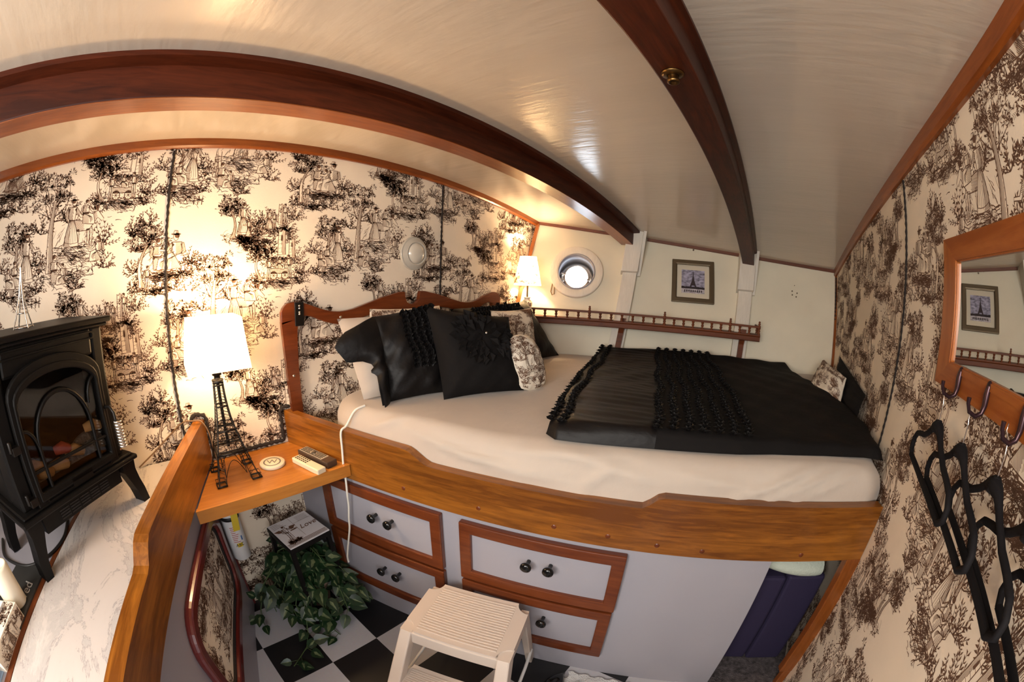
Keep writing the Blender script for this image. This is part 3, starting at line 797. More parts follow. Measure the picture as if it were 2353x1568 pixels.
# hull frames (white posts)
def hull_post(name, x0, x1, z0, zm, zt, otop, label):
    t = thing(name, label, 'post', HU((x0 + x1) / 2, z0), None, 'structure')
    mb = MB(); n = 10
    def low(u, v):
        k = int(round(v * 4)) % 4; z = z0 + (zm - z0) * u
        return HU((x0, x1, x1, x0)[k], z, (.045, .045, -.01, -.01)[k])
    mb.grid(low, n, 4, smooth=False, closev=True); mb.poly([low(1, k / 4) for k in range(4)])
    mb.build('lower_post', 'post_paint', t, .003)
    mb = MB()
    def up(u, v):
        k = int(round(v * 4)) % 4; z = zm - .02 + (zt - zm + .02) * u; o = .075 + (otop - .075) * u
        return HU((x0 - .012, x1 + .004, x1 + .004, x0 - .012)[k], z, (o, o, -.01, -.01)[k])
    mb.grid(up, n, 4, smooth=False, closev=True); mb.poly([up(0, k / 4) for k in range(4)][::-1]); mb.poly([up(1, k / 4) for k in range(4)])
    mb.build('knee', 'post_paint', t, .004)
    # gusset on the aft side
    mb = MB()
    P = [(zm - .03, .0), (zm - .03, .02), (zt + .02, otop + .04), (zt + .03, .0)]
    mb.prism(lambda a, b, d: HU(d, a, b), P, x1 + .004, x1 + .022); mb.build('gusset', 'post_paint', t, .002)
    return t
hull_post('hull_post', .582, .668, .93, 1.497, 1.735, .135, 'white painted hull post right of the porthole')
hull_post('hull_post', 1.327, 1.418, .93, 1.433, 1.715, .125, 'white painted hull post right of the framed picture')

# ------------------------------------------------------------------ bunk
bunk = thing('bunk', 'built-in white bunk base with wood-framed drawers and honey wooden front rail', 'bed', RP(1.0, .02, 0))
def sstep(a, b, x):
    t = max(0, min(1, (x - a) / (b - a))); return t * t * (3 - 2 * t)
def railtop(s):
    return .900 - .012 * min(1, s / .62) - .042 * sstep(.63, .73, s) + (.040) * sstep(1.375, 1.435, s)
mb = MB()
N = 110; SE = 2.138
ss = [SE * k / N for k in range(N + 1)]
top = [(s, railtop(s)) for s in ss]
mb.prism(RPZ, [(0.004, .695), (SE, .695)] + top[::-1][:-1] + [(0.004, .9)], 0.0, .034, smooth=False)
mb.build('front_rail', 'honey_rail', bunk, .005)
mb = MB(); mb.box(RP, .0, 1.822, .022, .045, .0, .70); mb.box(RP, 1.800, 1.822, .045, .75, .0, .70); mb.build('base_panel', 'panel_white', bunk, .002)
def bed_edge(o):
    return [RP(.02, o, 0), RP(2.09, o, 0)]
mb = MB(); a, b = RP(.05, .05, 0), RP(2.10, .05, 0)
mb.prism(W, [(.01, .10), (b[0] - .04, b[1]), (2.0, 1.9), (.02, 1.33)], .72, .705); mb.build('platform', 'panel_white', bunk)
def drawer(s0, s1, z0, z1, knobs, w=.042):
    mb = MB(); mb.box(RP, s0 + .01, s1 - .01, .012, .03, z0 + .01, z1 - .01); d = mb.build('drawer', 'panel_white', bunk)
    mb = MB()
    O = [(s0, z0), (s1, z0), (s1, z1), (s0, z1)]; I = [(s0 + w, z0 + w), (s1 - w, z0 + w), (s1 - w, z1 - w), (s0 + w, z1 - w)]
    mb.ring(RPZ, O, I, .022, -.002); mb.build('drawer_frame', 'drawer_trim', d, .004)
    for (ks, kz) in knobs:
        mb = MB(); prof = [(.007, .012), (.0065, .0), (.0075, -.010), (.014, -.0135), (.019, -.021), (.018, -.028), (.011, -.033), (0, -.0345)]
        mb.lathe(prof, lambda x, y, h: RP(ks + x, h, kz + y), 20); mb.build('knob', 'knob_black', d)
drawer(.190, .757, .413, .668, ((.467, .562), (.543, .560)))
drawer(.193, .757, .135, .400, ((.468, .284), (.541, .285)))
drawer(.828, 1.369, .411, .666, ((1.069, .565), (1.141, .567)))
drawer(.830, 1.365, .138, .400, ((1.062, .300), (1.137, .300)))
mb = MB(); mb.box(RP, 2.086, 2.150, .0, .032, .115, .695); mb.box(RP, 2.110, 2.150, .004, .03, .0, .115); mb.build('end_post', 'post_brown', bunk, .003)
for s, z in ((.62, .735), (.90, .74), (1.14, .735), (1.30, .735), (1.445, .725), (1.58, .72), (1.90, .72)):
    mb = MB(); mb.lathe([(0, -.0015), (.007, -.0012), (.008, .0)], lambda x, y, h: RP(s + x, h, z + y), 12); mb.build('wood_plug', 'drawer_trim', bunk)

# cubby under the foot of the bunk
mb = MB(); mb.prism(W, [RP(1.825, .0, 0)[:2], RP(2.14, .0, 0)[:2], (2.03, 1.5), RP(1.825, .75, 0)[:2]], .001, .008)
tag(mb.build('carpet', 'carpet'), 'mottled grey carpet remnant lying in the open cubby under the bunk', 'carpet')
for k, (s0, s1, o, h) in enumerate(((1.828, 1.985, .16, .49), (1.990, 2.150, .155, .50))):
    mb = MB(); mb.box(RP, s0, s1, o, o + .36, .009, h)
    c = mb.build('foam_cushion', 'navy_foam', None, .012)
    tag(c, ('navy blue foam cushion standing in the cubby, against the white panel', 'navy blue foam cushion standing in the cubby, beside the brown end post')[k], 'cushion', 'foam cushions in the bunk cubby')
mb = MB()
for k in range(6):
    r0 = .050 - .008 * k
    def roll(u, v, r0=r0):
        a = 2 * math.pi * v; s = 1.850 + .25 * u; q = (.30 + .70 * math.sin(math.pi / 2 * min(1, u * 1.25))) if u < .95 else .96
        return RP(s, .205 + 1.7 * r0 * math.cos(a) * q, .553 + r0 * math.sin(a) * q - .006)
    mb.grid(roll, 12, 24, closev=True)
    mb.grid(lambda u, v: RP(2.10 - .0004 * k, .205 + 1.7 * (r0 - .0085 * u) * math.cos(2 * math.pi * v) * .92, .547 + (r0 - .0085 * u) * math.sin(2 * math.pi * v) * .92), 1, 24, closev=True)
tag(mb.build('rolled_blanket', 'blanket_sage'), 'pale sage green blanket rolled up on the navy cushions', 'blanket')

# mattress with fitted sheet
def zmat(x, y): return .966 + .010 * x
OUT = []
P0 = RP(.0, .04, 0)
A = RP(.36, .042, 0); B = RP(2.105, .042, 0)
for k in range(9):                                            # rounded head corner
    t = k / 8; p0, p1, p2 = (.075, .42), (.085, .135), (A[0], A[1])
    OUT.append(((1 - t) ** 2 * p0[0] + 2 * t * (1 - t) * p1[0] + t * t * p2[0], (1 - t) ** 2 * p0[1] + 2 * t * (1 - t) * p1[1] + t * t * p2[1]))
for k in range(1, 110): OUT.append((A[0] + (B[0] - A[0]) * k / 110, A[1] + (B[1] - A[1]) * k / 110))
e0 = (2.022, B[1] + .03); e1_ = (2.006, 2.06)
for k in range(0, 20): OUT.append((e0[0] + (e1_[0] - e0[0]) * k / 20, e0[1] + (e1_[1] - e0[1]) * k / 20))
for k in range(0, 30):
    x = 2.0 - (2.0 - .09) * k / 30; OUT.append((x, hully(x, .95) - .012))
for k in range(0, 14):
    y1 = hully(.08, .95) - .02; OUT.append((.078, y1 + (.44 - y1) * k / 14))
cx, cy = 1.0, 1.05
def inset(i, d):
    x, y = OUT[i % len(OUT)]; l = math.hypot(cx - x, cy - y); return (x + (cx - x) * d / l, y + (cy - y) * d / l)
nO = len(OUT)
rings = [(-.004, .735), (-.008, .80), (-.008, .86), (-.007, .875), (-.006, .890), (-.004, .905)] + [(.075 * (1 - math.cos(t * math.pi / 2)), .905 + (.061) * math.sin(t * math.pi / 2)) for t in (.12, .24, .36, .48, .6, .7, .8, .9, 1.0)]
vs = []
def wr(x, y):
    return .0035 * math.sin(9 * x + 4 * y + 2 * math.sin(3 * y)) + .003 * math.sin(17 * y - 6 * x) * math.sin(5 * x)
FOLDS = [(1.20, .86, 1.30, .93, .030, .006), (1.62, .865, 1.86, .955, .026, .010), (1.72, .865, 1.95, .950, .022, .010), (1.80, .865, 2.02, .945, .022, .008), (1.10, .95, 1.42, .90, .05, .006), (.62, .93, 1.02, .865, .035, .007), (.80, .90, 1.22, .858, .03, .006), (.45, .90, .60, .965, .03, .005), (.95, .93, 1.35, .955, .05, .004), (1.45, .93, 1.72, .90, .04, .005)]
def fold(x, y, z):
    s = x * UX + y * UY; f = 0.0
    for (a, b, c, d_, w, h) in FOLDS:              # soft creases pulled diagonally across the sheet
        lx, lz = c - a, (d_ - b) * 2.2; px, pz = s - a, (z - b) * 2.2
        t = max(0, min(1, (px * lx + pz * lz) / (lx * lx + lz * lz))); dd = math.hypot(px - t * lx, pz - t * lz)
        f += 2.0 * h * math.exp(-(dd / (w * .6)) ** 2) * math.sin(math.pi * (.08 + .84 * t))
    return f
mb = MB()
for d, z in rings:
    for i in range(nO):
        x, y = inset(i, d); k = max(0, (z - .735) / .231)
        fx = fold(x, y, z)
        y = min(y, hully(x, z) - .012)
        vs.append((x + fx * .3 * UY, y - fx, z + fx * .5 + k * (zmat(x, y) - .966) + (wr(x, y) * k if z > .9 else 0)))
for r in range(1, 9):
    for i in range(nO):
        x0, y0 = inset(i, .075); q = r / 8.5; x, y = x0 + (cx - x0) * q, y0 + (cy - y0) * q
        vs.append((x, y, zmat(x, y) + wr(x, y)))
nr_ = len(rings) + 8
fs = [(r * nO + i, r * nO + (i + 1) % nO, (r + 1) * nO + (i + 1) % nO, (r + 1) * nO + i) for r in range(nr_ - 1) for i in range(nO)]
mb.raw(vs, fs, 0, True)
mb.raw([vs[(nr_ - 1) * nO + i] for i in range(nO)] + [(cx, cy, zmat(cx, cy))], [(i, (i + 1) % nO, nO) for i in range(nO)], 0, True)
mb.raw([vs[i] for i in range(nO)], [tuple(range(nO))[::-1]], 0)
mat = mb.build('mattress', 'sheet')
tag(mat, 'bunk mattress under a fitted cream sheet', 'mattress')

# headboard
hb = thing('headboard', 'reddish wooden headboard with wavy open top rail against the toile wall', 'headboard', (.03, .67, .75))
ty = [.014, .025, .041, .065, .089, .12, .155, .185, .215, .25, .283, .315, .352, .40, .455, .51, .563, .60, .615]
tz = [1.300, 1.322, 1.335, 1.340, 1.339, 1.331, 1.319, 1.307, 1.297, 1.289, 1.286, 1.288, 1.293, 1.306, 1.321, 1.337, 1.348, 1.356, 1.357]
by = [.014, .086, .124, .155, .183, .215, .244, .283, .33, .38, .44, .50, .56, .615]
bz = [1.25, 1.270, 1.281, 1.272, 1.259, 1.247, 1.238, 1.231, 1.233, 1.246, 1.263, 1.272, 1.270, 1.268]
yc = .679
nt_ = [(y, np.interp(y, ty, tz)) for y in np.linspace(.014, .617, 44)] + [(.617 + .004, 1.345)] + [(yc - .047 * math.cos(t), 1.345 - .050 * math.sin(t) ** .8) for t in np.linspace(.15, math.pi / 2, 8)]
half = nt_ + [(y, np.interp(y, by, bz)) for y in [yc - .001] + list(np.linspace(.617, .088, 30))]
topl = nt_; botl = [(y, np.interp(y, by, bz)) for y in np.linspace(.088, yc, 40)]
full = topl + [(2 * yc - y, z) for y, z in topl[::-1][1:]] + [(2 * yc - .088, 1.27)] + [(2 * yc - y, z) for y, z in botl] + botl[::-1]
def hbstrip(fn_t, fn_b, y0, y1, n):
    mb = MB()
    for x in (.022, .046): pass
    P = np.linspace(y0, y1, n)
    vs = []
    for y in P: vs += [(.022, y, fn_b(y)), (.046, y, fn_b(y)), (.046, y, fn_t(y)), (.022, y, fn_t(y))]
    fs = []
    for i in range(n - 1):
        for k in range(4): fs.append((i * 4 + k, i * 4 + (k + 1) % 4, (i + 1) * 4 + (k + 1) % 4, (i + 1) * 4 + k))
    fs += [(0, 3, 2, 1), ((n - 1) * 4, (n - 1) * 4 + 1, (n - 1) * 4 + 2, (n - 1) * 4 + 3)]
    mb.raw(vs, fs, 0)
    return mb
def hz_t(y):
    y = y if y <= yc else 2 * yc - y
    d = abs(y - yc)
    if d < .047: return 1.345 - .050 * math.sqrt(max(0, 1 - (d / .047) ** 2)) ** .9
    return float(np.interp(y, ty, tz))
def hz_b(y):
    y = y if y <= yc else 2 * yc - y
    return float(np.interp(y, by, bz))
hbstrip(hz_t, hz_b, .014, 2 * yc - .014, 150).build('top_rail', 'headboard_wood', hb, .003)
for sgn in (0, 1):
    mb = MB(); q = (lambda y: y) if sgn == 0 else (lambda y: 2 * yc - y)
    P = [(q(.014), 1.262), (q(.088), 1.271), (q(.082), 1.22), (q(.078), 1.1), (q(.075), .73), (q(.033), .73), (q(.024), 1.1), (q(.018), 1.2)]
    if sgn: P = P[::-1]
    mb.prism(lambda a, b, d: (d, a, b), P, .022, .046); mb.build('post', 'headboard_wood', hb, .003)
mb = MB(); mb.box(W, .046, .052, .072, .112, 1.243, 1.338)
mb.build('bracket', 'black_metal', hb, .002)
mb = MB()
for z in (1.323, 1.313, 1.298, 1.290): mb.lathe([(0, .0028), (.004, .002), (.0045, .0)], lambda x, y, h: (.052 + h, .092 + x, z + y), 10)
mb.build('bracket_screw', 'silver', hb)
for y, z in ((.285, 1.262), (.052, 1.045)):
    mb = MB(); mb.lathe([(0, .002), (.005, .0015), (.006, .0)], lambda x, y_, h: (.046 + h, y + x, z + y_), 12); mb.build('screw_cap', 'silver', hb)

# ------------------------------------------------------------------ pillows
def bil(c, u, v):
    return c[0] * (1 - u) * (1 - v) + c[1] * u * (1 - v) + c[2] * u * v + c[3] * (1 - u) * v
def pillow(name, corners, t, mat, label, cat='pillow', toile=None, pinch=.05, n=22, sag=.0, parent=None, wrinkle=.003, seed=0, rnd_=0.0, group=None):
    """corners BL BR TR TL seen from the front"""
    c = [Vector(p) for p in corners]
    N_ = (c[1] - c[0]).cross(c[3] - c[0]).normalized()
    ctr = (c[0] + c[1] + c[2] + c[3]) / 4
    if N_.dot(Vector(CAMLOC) - ctr) < 0: N_ = -N_
    def surf(u, v, side):
        a, b = 2 * u - 1, 2 * v - 1
        k = max(0, (1 - abs(a) ** 2.6)) ** .55 * max(0, (1 - abs(b) ** 2.6)) ** .55
        uu = .5 + a / 2 * (1 - pinch * (1 - b * b)) * (1 - rnd_ * (b * b) * .5); vv = .5 + b / 2 * (1 - pinch * (1 - a * a)) * (1 - rnd_ * (a * a) * .5)
        p = bil(c, uu, vv) + N_ * (side * t * k)
        w = wrinkle * (math.sin(13 * u + 7 * v + seed) * math.sin(11 * v - 5 * u + 2 * seed) + .6 * math.sin(25 * (u - v) + seed)) * (.25 + .75 * (1 - k * .5))
        p = p + N_ * (w * side * min(1, 3 * k))
        p = p + Vector((0, 0, -sag)) * (1 - b) * (1 - a * a) * .5
        return p
    mb = MB()
    mb.grid(lambda u, v: surf(u, v, 1), n, n); mb.grid(lambda u, v: surf(u, v, -1), n, n)
    mats = [mat]
    if toile:
        w = (c[1] - c[0]).length; h = (c[3] - c[0]).length
        polys = toile_polys(.006, w - .006, .006, h - .006, toile[0], toile[1], None, toile[2])
        add_toile(mb, polys, lambda x, y, d: surf(x / w, y / h, 1) + N_ * (.0012 + d), 1)
        mats = [mat, 'ink']
    o = mb.build(name, mats, parent)
    if parent is None: tag(o, label, cat, group)
    return o, surf, N_
pillow('pillow', [(.30, .235, .972), (.36, .72, .972), (.20, .70, 1.275), (.150, .215, 1.268)], .060, 'sheet', 'plain cream bed pillow leaning on the headboard at the left', seed=1, pinch=.03)
pillow('pillow', [(.20, .30, .985), (.20, .86, .985), (.105, .80, 1.285), (.10, .40, 1.292)], .045, 'fabric_cream', 'toile print pillow peeking over the cream pillow at the headboard', toile=(.2, .2, .8), seed=2)
sham, sfn, sN = pillow('pillow', [(.388, .285, .972), (.475, .60, .972), (.285, .60, 1.318), (.268, .305, 1.278)], .062, 'satin_black', 'black pillow sham with an open flapping end, left of the pile', seed=3, wrinkle=.009)
mb = MB()
tips = [(.0, Vector((.432, .245, .972)), .0), (.20, Vector((.415, .243, 1.035)), 0), (.40, Vector((.385, .258, 1.085)), 0), (.48, Vector((.375, .235, 1.10)), 0), (.56, Vector((.362, .268, 1.118)), 0), (.62, Vector((.335, .225, 1.135)), 0), (.72, Vector((.315, .172, 1.130)), 0), (.88, Vector((.288, .135, 1.185)), 0), (.95, Vector((.275, .165, 1.225)), 0), (1.0, Vector((.272, .24, 1.252)), 0)]
def flap(u, v, off):
    t = v; k = 0
    while k < len(tips) - 2 and tips[k + 1][0] < t: k += 1
    q = (t - tips[k][0]) / (tips[k + 1][0] - tips[k][0]); e = tips[k][1].lerp(tips[k + 1][1], q)
    b = sfn(.04, t, 1); p = b.lerp(e, u); p = p + sN * (.018 * math.sin(math.pi * u) + off + .008 * math.sin(9 * t) * u)
    return p
mb.grid(lambda u, v: flap(u, v, 0), 8, 26); mb.grid(lambda u, v: flap(u, v, -.016 - .012), 8, 26)
mb.build('sham_flap', 'satin_black', sham)
def ruffle_row(mb, fn, n, r, h, seed=0):
    """a row of gathered rosettes; fn(t) -> (point, normal, along)"""
    rr = random.Random(seed)
    for i in range(n):
        p, nn, al = fn((i + .5) / n); p = Vector(p); nn = Vector(nn).normalized(); al = Vector(al).normalized(); si = nn.cross(al)
        ph = rr.uniform(0, 6)
        for q, (ra, ha) in enumerate(((r, h * .55), (r * .62, h * .9), (r * .3, h))):
            k = 9
            vs = []
            for j in range(k):
                a = 2 * math.pi * j / k + ph; w = 1 + .28 * math.sin(3 * a + q * 2 + ph)
                vs.append(p + (al * math.cos(a) + si * math.sin(a)) * ra * .35 + nn * (.0))
            for j in range(k):
                a = 2 * math.pi * j / k + ph; w = 1 + .28 * math.sin(4 * a + q * 2 + ph)
                vs.append(p + (al * math.cos(a) + si * math.sin(a)) * ra * w + nn * ha * (1 + .25 * math.sin(5 * a + ph)))
            mb.raw(vs, [(j, (j + 1) % k, k + (j + 1) % k, k + j) for j in range(k)], 0, False)
mb = MB()
for c_ in range(6):
    ruffle_row(mb, lambda t: (sfn(.40 + .10 * c_ + .02 * math.sin(9 * t), .30 + .68 * t, 1), sN, (0, 0, 1)), 12, .017, .010, 5 + c_)
mb.build('ruffle', 'ruffle_black', sham)
bk, bfn, bN = pillow('pillow', [(.33, .86, .975), (.385, 1.495, .975), (.185, 1.42, 1.292), (.20, .78, 1.275)], .066, 'satin_black', 'large black satin pillow behind the toile cushions at the hull side', seed=6, wrinkle=.005)
mb = MB()
for c_ in range(2):
    ruffle_row(mb, lambda t: (bfn(.50 + .10 * c_, .55 + .45 * t, 1), bN, (0, 0, 1)), 8, .018, .010, 15 + c_)
    ruffle_row(mb, lambda t: (bfn(.16 + .62 * t, .93 - .09 * c_, 1), bN, (0, 1, 0)), 18, .016, .010, 25 + c_)
mb.build('ruffle', 'ruffle_black', bk)
pillow('cushion', [(.42, .86, .985), (.505, 1.10, .985), (.375, 1.205, 1.272), (.29, .975, 1.262)], .05, 'fabric_cream', 'square toile print cushion tucked behind the black cushion', 'cushion', toile=(.16, .16, .62), seed=7)
sq, qfn, qN = pillow('cushion', [(.508, .462, .972), (.652, .775, .972), (.530, .815, 1.262), (.375, .487, 1.313)], .066, 'cotton_black', 'square black cushion with a petal flower, front of the pile', 'cushion', seed=8, wrinkle=.004)
mb = MB(); rr = random.Random(3)
for k in range(70):
    a = rr.uniform(0, 6.283); d = .30 * math.sqrt(rr.random()); u = .56 + d * math.cos(a); v = .68 + .85 * d * math.sin(a)
    if not (.04 < u < .97 and .1 < v < .97): continue
    p = qfn(u, v, 1) + qN * .004; al = (qfn(u + .01 * math.cos(a), v + .01 * math.sin(a), 1) - qfn(u, v, 1)).normalized(); si = qN.cross(al)
    l, w, up = .045, .016, .012
    mb.raw([p, p + al * l * .5 + si * w + qN * up, p + al * l + qN * up * .7, p + al * l * .5 - si * w + qN * up, p + al * l * .5 + qN * (up * .4)], [(0, 1, 4), (1, 2, 4), (2, 3, 4), (3, 0, 4)], 0)
fl = mb.build('petal_flower', 'cotton_black', sq)
p = qfn(.56, .70, 1) + qN * .018
mb = MB(); mb.lathe([(0, .006), (.004, .005), (.006, 0), (.003, -.004)], lambda x, y, h: tuple(p + Vector((h, x, y))), 8); mb.build('gem', 'crystal', fl)
pillow('cushion', [(.655, .748, .968), (.688, .905, .968), (.615, .880, 1.195), (.575, .715, 1.192)], .040, 'fabric_cream', 'small oblong toile print cushion in front of the black cushion', 'cushion', toile=(.10, .13, .55), seed=9, pinch=-.02, rnd_=.28)
pillow('cushion', [(1.800, 1.58, .985), (1.935, 1.255, .985), (1.975, 1.42, 1.10), (1.905, 1.80, 1.115)], .045, 'fabric_cream', 'toile print cushion wedged at the foot of the bunk by the wall', 'cushion', toile=(.12, .15, .55), seed=10)
pillow('cushion', [(1.945, 1.62, .99), (1.985, 1.10, .99), (2.018, 1.16, 1.09), (2.012, 1.88, 1.135)], .022, 'cotton_black', 'black cushion standing against the mirror wall at the bunk foot', 'cushion', seed=11)

# comforter
front = [(.985, .430), (1.03, .408), (1.10, .432), (1.30, .512), (1.53, .595), (1.63, .642), (1.80, .70), (1.95, .738), (2.018, .735)]
far = [(.565, 1.690), (.66, 1.715), (.80, 1.755), (.95, 1.785), (1.15, 1.86), (1.35, 1.93), (1.50, 1.975), (1.62, 2.005), (1.69, 2.02)]
left = [(.985, .43), (.894, .669), (.763, 1.043), (.625, 1.49), (.565, 1.69)]
right = [(2.018, .735), (2.014, 1.02), (1.955, 1.28), (1.83, 1.65), (1.69, 2.02)]
def pl(P, t):
    D = [0]
    for a, b in zip(P[:-1], P[1:]): D.append(D[-1] + math.hypot(b[0] - a[0], b[1] - a[1]))
    q = t * D[-1]; return np.array([np.interp(q, D, [p[0] for p in P]), np.interp(q, D, [p[1] for p in P])])
def coons(u, v):
    a = pl(front, u) * (1 - v) + pl(far, u) * v; b = pl(left, v) * (1 - u) + pl(right, v) * u
    c = np.array(front[0]) * (1 - u) * (1 - v) + np.array(front[-1]) * u * (1 - v) + np.array(far[0]) * (1 - u) * v + np.array(far[-1]) * u * v
    return a + b - c
def quilt(u, v):
    x, y = coons(u, v)
    e = min(1, min(v / .03, (1 - v) / .05, u / .02, (1 - u) / .03)); e = math.sqrt(max(0, 1 - (1 - e) ** 2))
    h = .040 + .012 * math.sin(5 * u + 3 * v) * math.sin(4 * v + 1)
    wv = 0
    if .07 < u < .29: wv = .0030 * math.sin(61 * v + 7 * math.sin(7 * u + 3 * v)) * (.6 + .4 * math.sin(11 * v + 9 * u)) + .0012 * math.sin(170 * v + 24 * u) + .004 * math.sin(23 * v + 4 * u)
    elif u > .57: wv = .003 * math.sin(40 * v) * math.sin(40 * u)
    far_ = .025 * sstep(.85, 1, v)
    return (x, y, zmat(x, y) + .006 + e * (h + wv) + far_)
mb = MB(); mb.grid(lambda u, v: quilt(u * .305, v), 34, 200, 0); mb.grid(lambda u, v: quilt(.305 + .695 * u, v), 60, 100, 1)
# folded edge below and turned corner
mb.grid(lambda u, v: (lambda q: (q[0], q[1], zmat(q[0], q[1]) + .006 * v + .003))(coons(u, .0 + .02 * (1 - v))), 60, 2)
quilt_o = mb.build('comforter', ['satin_black', 'cotton_black'])
tag(quilt_o, 'black satin comforter with rows of ruffled rosettes, folded over the bunk foot', 'comforter')
rows = [.010, .052] + [.30 + .042 * k for k in range(7)]
for k, u in enumerate(rows):
    mb = MB()
    ruffle_row(mb, lambda t: (quilt(u + .006 * math.sin(20 * t), .012 + .97 * t), (0, 0, 1), (.3, -1, 0)), 36, .0175 if k > 1 else .0165, .013, 40 + k)
    mb.build('rosette_row', 'ruffle_black', quilt_o)

# ------------------------------------------------------------------ bedside shelf and low partition
sh = thing('bedside_shelf', 'honey wooden bedside shelf holding the tower lamp', 'shelf', (.18, -.2, .72))
def div_y(x, o=0.0): return -.345 - .39 * x + o
def rail_y(x): return .31623 * x
mb = MB(); mb.prism(W, [(.003, div_y(0) + .002), (.345, div_y(.345) + .002), (.345, rail_y(.345) - .002), (.003, rail_y(.003) - .002)], .735, .758); mb.build('shelf_board', 'honey_shelf', sh)
mb = MB(); mb.prism(W, [(.345, div_y(.345) + .002), (.364, div_y(.364) + .002), (.364, rail_y(.364) - .002), (.345, rail_y(.345) - .002)], .716, .762); mb.build('front_edge', 'honey_shelf', sh, .004)

part = thing('partition', 'low white partition capped by a thick honey wooden board, between shelf and stove counter', 'partition', DV(.6, -.02, 0))
ps = [.0, .68, .70, .72, .74, .755, .775, 1.40]; pz = [.933, .929, .927, .915, .898, .887, .883, .878]
mb = MB(); pts = [(s / DX * 1.0, z) for s, z in zip(np.linspace(.004, 1.4, 70), [np.interp(s, ps, pz) for s in np.linspace(.004, 1.4, 70)])]
mb.prism(DVZ, [(.004, .765), (1.5, .765)] + pts[::-1], .0, -.042); mb.build('cap_board', 'honey_divider', part, .006)
mb = MB(); mb.box(DV, .016, 1.5, -.055, -.034, 0.0, .768); mb.build('side_panel', 'panel_white', part)
# framed hatch with rounded corners
def rrect(x0, x1, z0, z1, r, n=8):
    P = []
    for (cx_, cz_, a0) in ((x1 - r, z1 - r, 0), (x0 + r, z1 - r, 90), (x0 + r, z0 + r, 180), (x1 - r, z0 + r, 270)):
        for k in range(n + 1):
            a = math.radians(a0 + 90 * k / n); P.append((cx_ + r * math.cos(a), cz_ + r * math.sin(a)))
    return P
mb = MB(); hx0, hx1 = .125, .800
mb.ring(DVZ, rrect(hx0, hx1, .232, .652, .13), rrect(hx0 + .05, hx1 - .05, .28, .604, .085), -.036, -.008); mb.build('hatch_frame', 'red_oxide', part, .010)
mb = MB(); mb.prism(DVZ, rrect(hx0 + .045, hx1 - .045, .275, .609, .09), -.0345, -.028)
ir = rrect(hx0 + .05, hx1 - .05, .28, .604, .085)
add_toile(mb, toile_polys(hx0 + .07, hx1 - .07, .30, .585, .45, .45), lambda a, b, d: DV(a, -.0275 + d, b), 1)
mb.build('hatch_inset', ['fabric_cream', 'ink'], part)
mb = MB(); mb.ring(DVZ, rrect(hx0 + .048, hx1 - .048, .278, .606, .087), rrect(hx0 + .062, hx1 - .062, .292, .592, .075), -.03, -.020); mb.build('inset_braid', 'gimp_black', part)

# stove counter
ct = thing('counter', 'white marble counter under the black stove', 'counter', (.5, -.85, 0))
def outer(x): return div_y(x) - .047
mb = MB(); mb.prism(W, [(.004, outer(0)), (1.4, outer(1.4)), (1.4, -1.245), (.55, -.990), (.004, -.83)], .772, .80); mb.build('countertop', 'marble', ct, .003)
mb = MB(); mb.prism(W, [(.004, -.834), (.55, -.994), (1.4, -1.249), (1.4, -1.268), (.545, -1.011), (.004, -.849)], .772, .799); mb.build('edge_strip', 'teak_trim_x', ct, .002)
mb = MB(); mb.prism(W, [(.004, -.85), (.545, -1.012), (1.4, -1.269), (1.4, -1.60), (.004, -1.60)], .772, .797); mb.build('side_top', 'panel_white', ct)
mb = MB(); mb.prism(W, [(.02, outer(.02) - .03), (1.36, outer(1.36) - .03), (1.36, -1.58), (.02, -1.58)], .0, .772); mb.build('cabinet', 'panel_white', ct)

# ------------------------------------------------------------------ electric stove
SA = Vector((.268, -.660, 0)); SD = Vector((.6667, -.7453, 0)); SN = Vector((.7453, .6667, 0))
def ST(s, z, o): p = SA + SD * s + SN * o; return (p.x, p.y, z)
def STX(s, o, z): return ST(s, z, o)
stv = thing('stove', 'black cast iron style electric stove with arched glass door', 'stove', ST(.215, .80, -.12))
mb = MB()
mb.box(STX, .012, .425, -.25, -.09, .965, 1.345)
mb.box(STX, .012, .055, -.09, 0, .965, 1.345); mb.box(STX, .375, .425, -.09, 0, .965, 1.345); mb.box(STX, .055, .375, -.09, 0, 1.27, 1.345)
mb.box(STX, .055, .375, -.09, 0, .955, .985)
mb.build('body', 'stove_black', stv, .008)
mb = MB(); mb.box(STX, -.012, .450, -.27, .028, 1.352, 1.368); mb.box(STX, -.002, .440, -.262, .018, 1.342, 1.352); mb.build('top_plate', 'stove_black', stv, .006)
mb = MB(); mb.box(STX, -.018, .455, -.27, .034, .946, .960); mb.box(STX, -.006, .443, -.262, .022, .960, .969); mb.build('base_skirt', 'stove_black', stv, .007)
mb = MB(); mb.box(STX, .055, .382, -.20, .006, .893, .946); mb.build('apron', 'stove_black', stv, .002)
mb = MB()
for r in range(4):
    for c_ in range(5):
        s0 = .112 + c_ * .042; mb.box(STX, s0, s0 + .036, .0055, .0075, .902 + r * .0075, .906 + r * .0075)
mb.build('vent', 'stove_dark', stv)
for s in (-.008, .445):
    for o in (.02, -.26):
        mb = MB(); sg = -1 if s < .2 else 1
        P = [(0, .946), (.055, .946), (.052, .915), (.036, .88), (.022, .845), (.012, .80), (-.018, .80), (-.012, .845), (-.002, .88), (.004, .915)]
        mb.prism(lambda a, b, d: ST(s - sg * a, b, d), [(a, b) for a, b in (P if sg < 0 else P[::-1])], o, o - .045 if o > 0 else o + .045)
        mb.build('leg', 'stove_black', stv, .004)
def arch(s0, s1, z0, zs, zt, n=16):
    c_ = (s0 + s1) / 2; h = (s1 - s0) / 2
    return [(s0, z0), (s1, z0)] + [(c_ + h * math.cos(math.pi * k / n), zs + (zt - zs) * math.sin(math.pi * k / n)) for k in range(n + 1)]
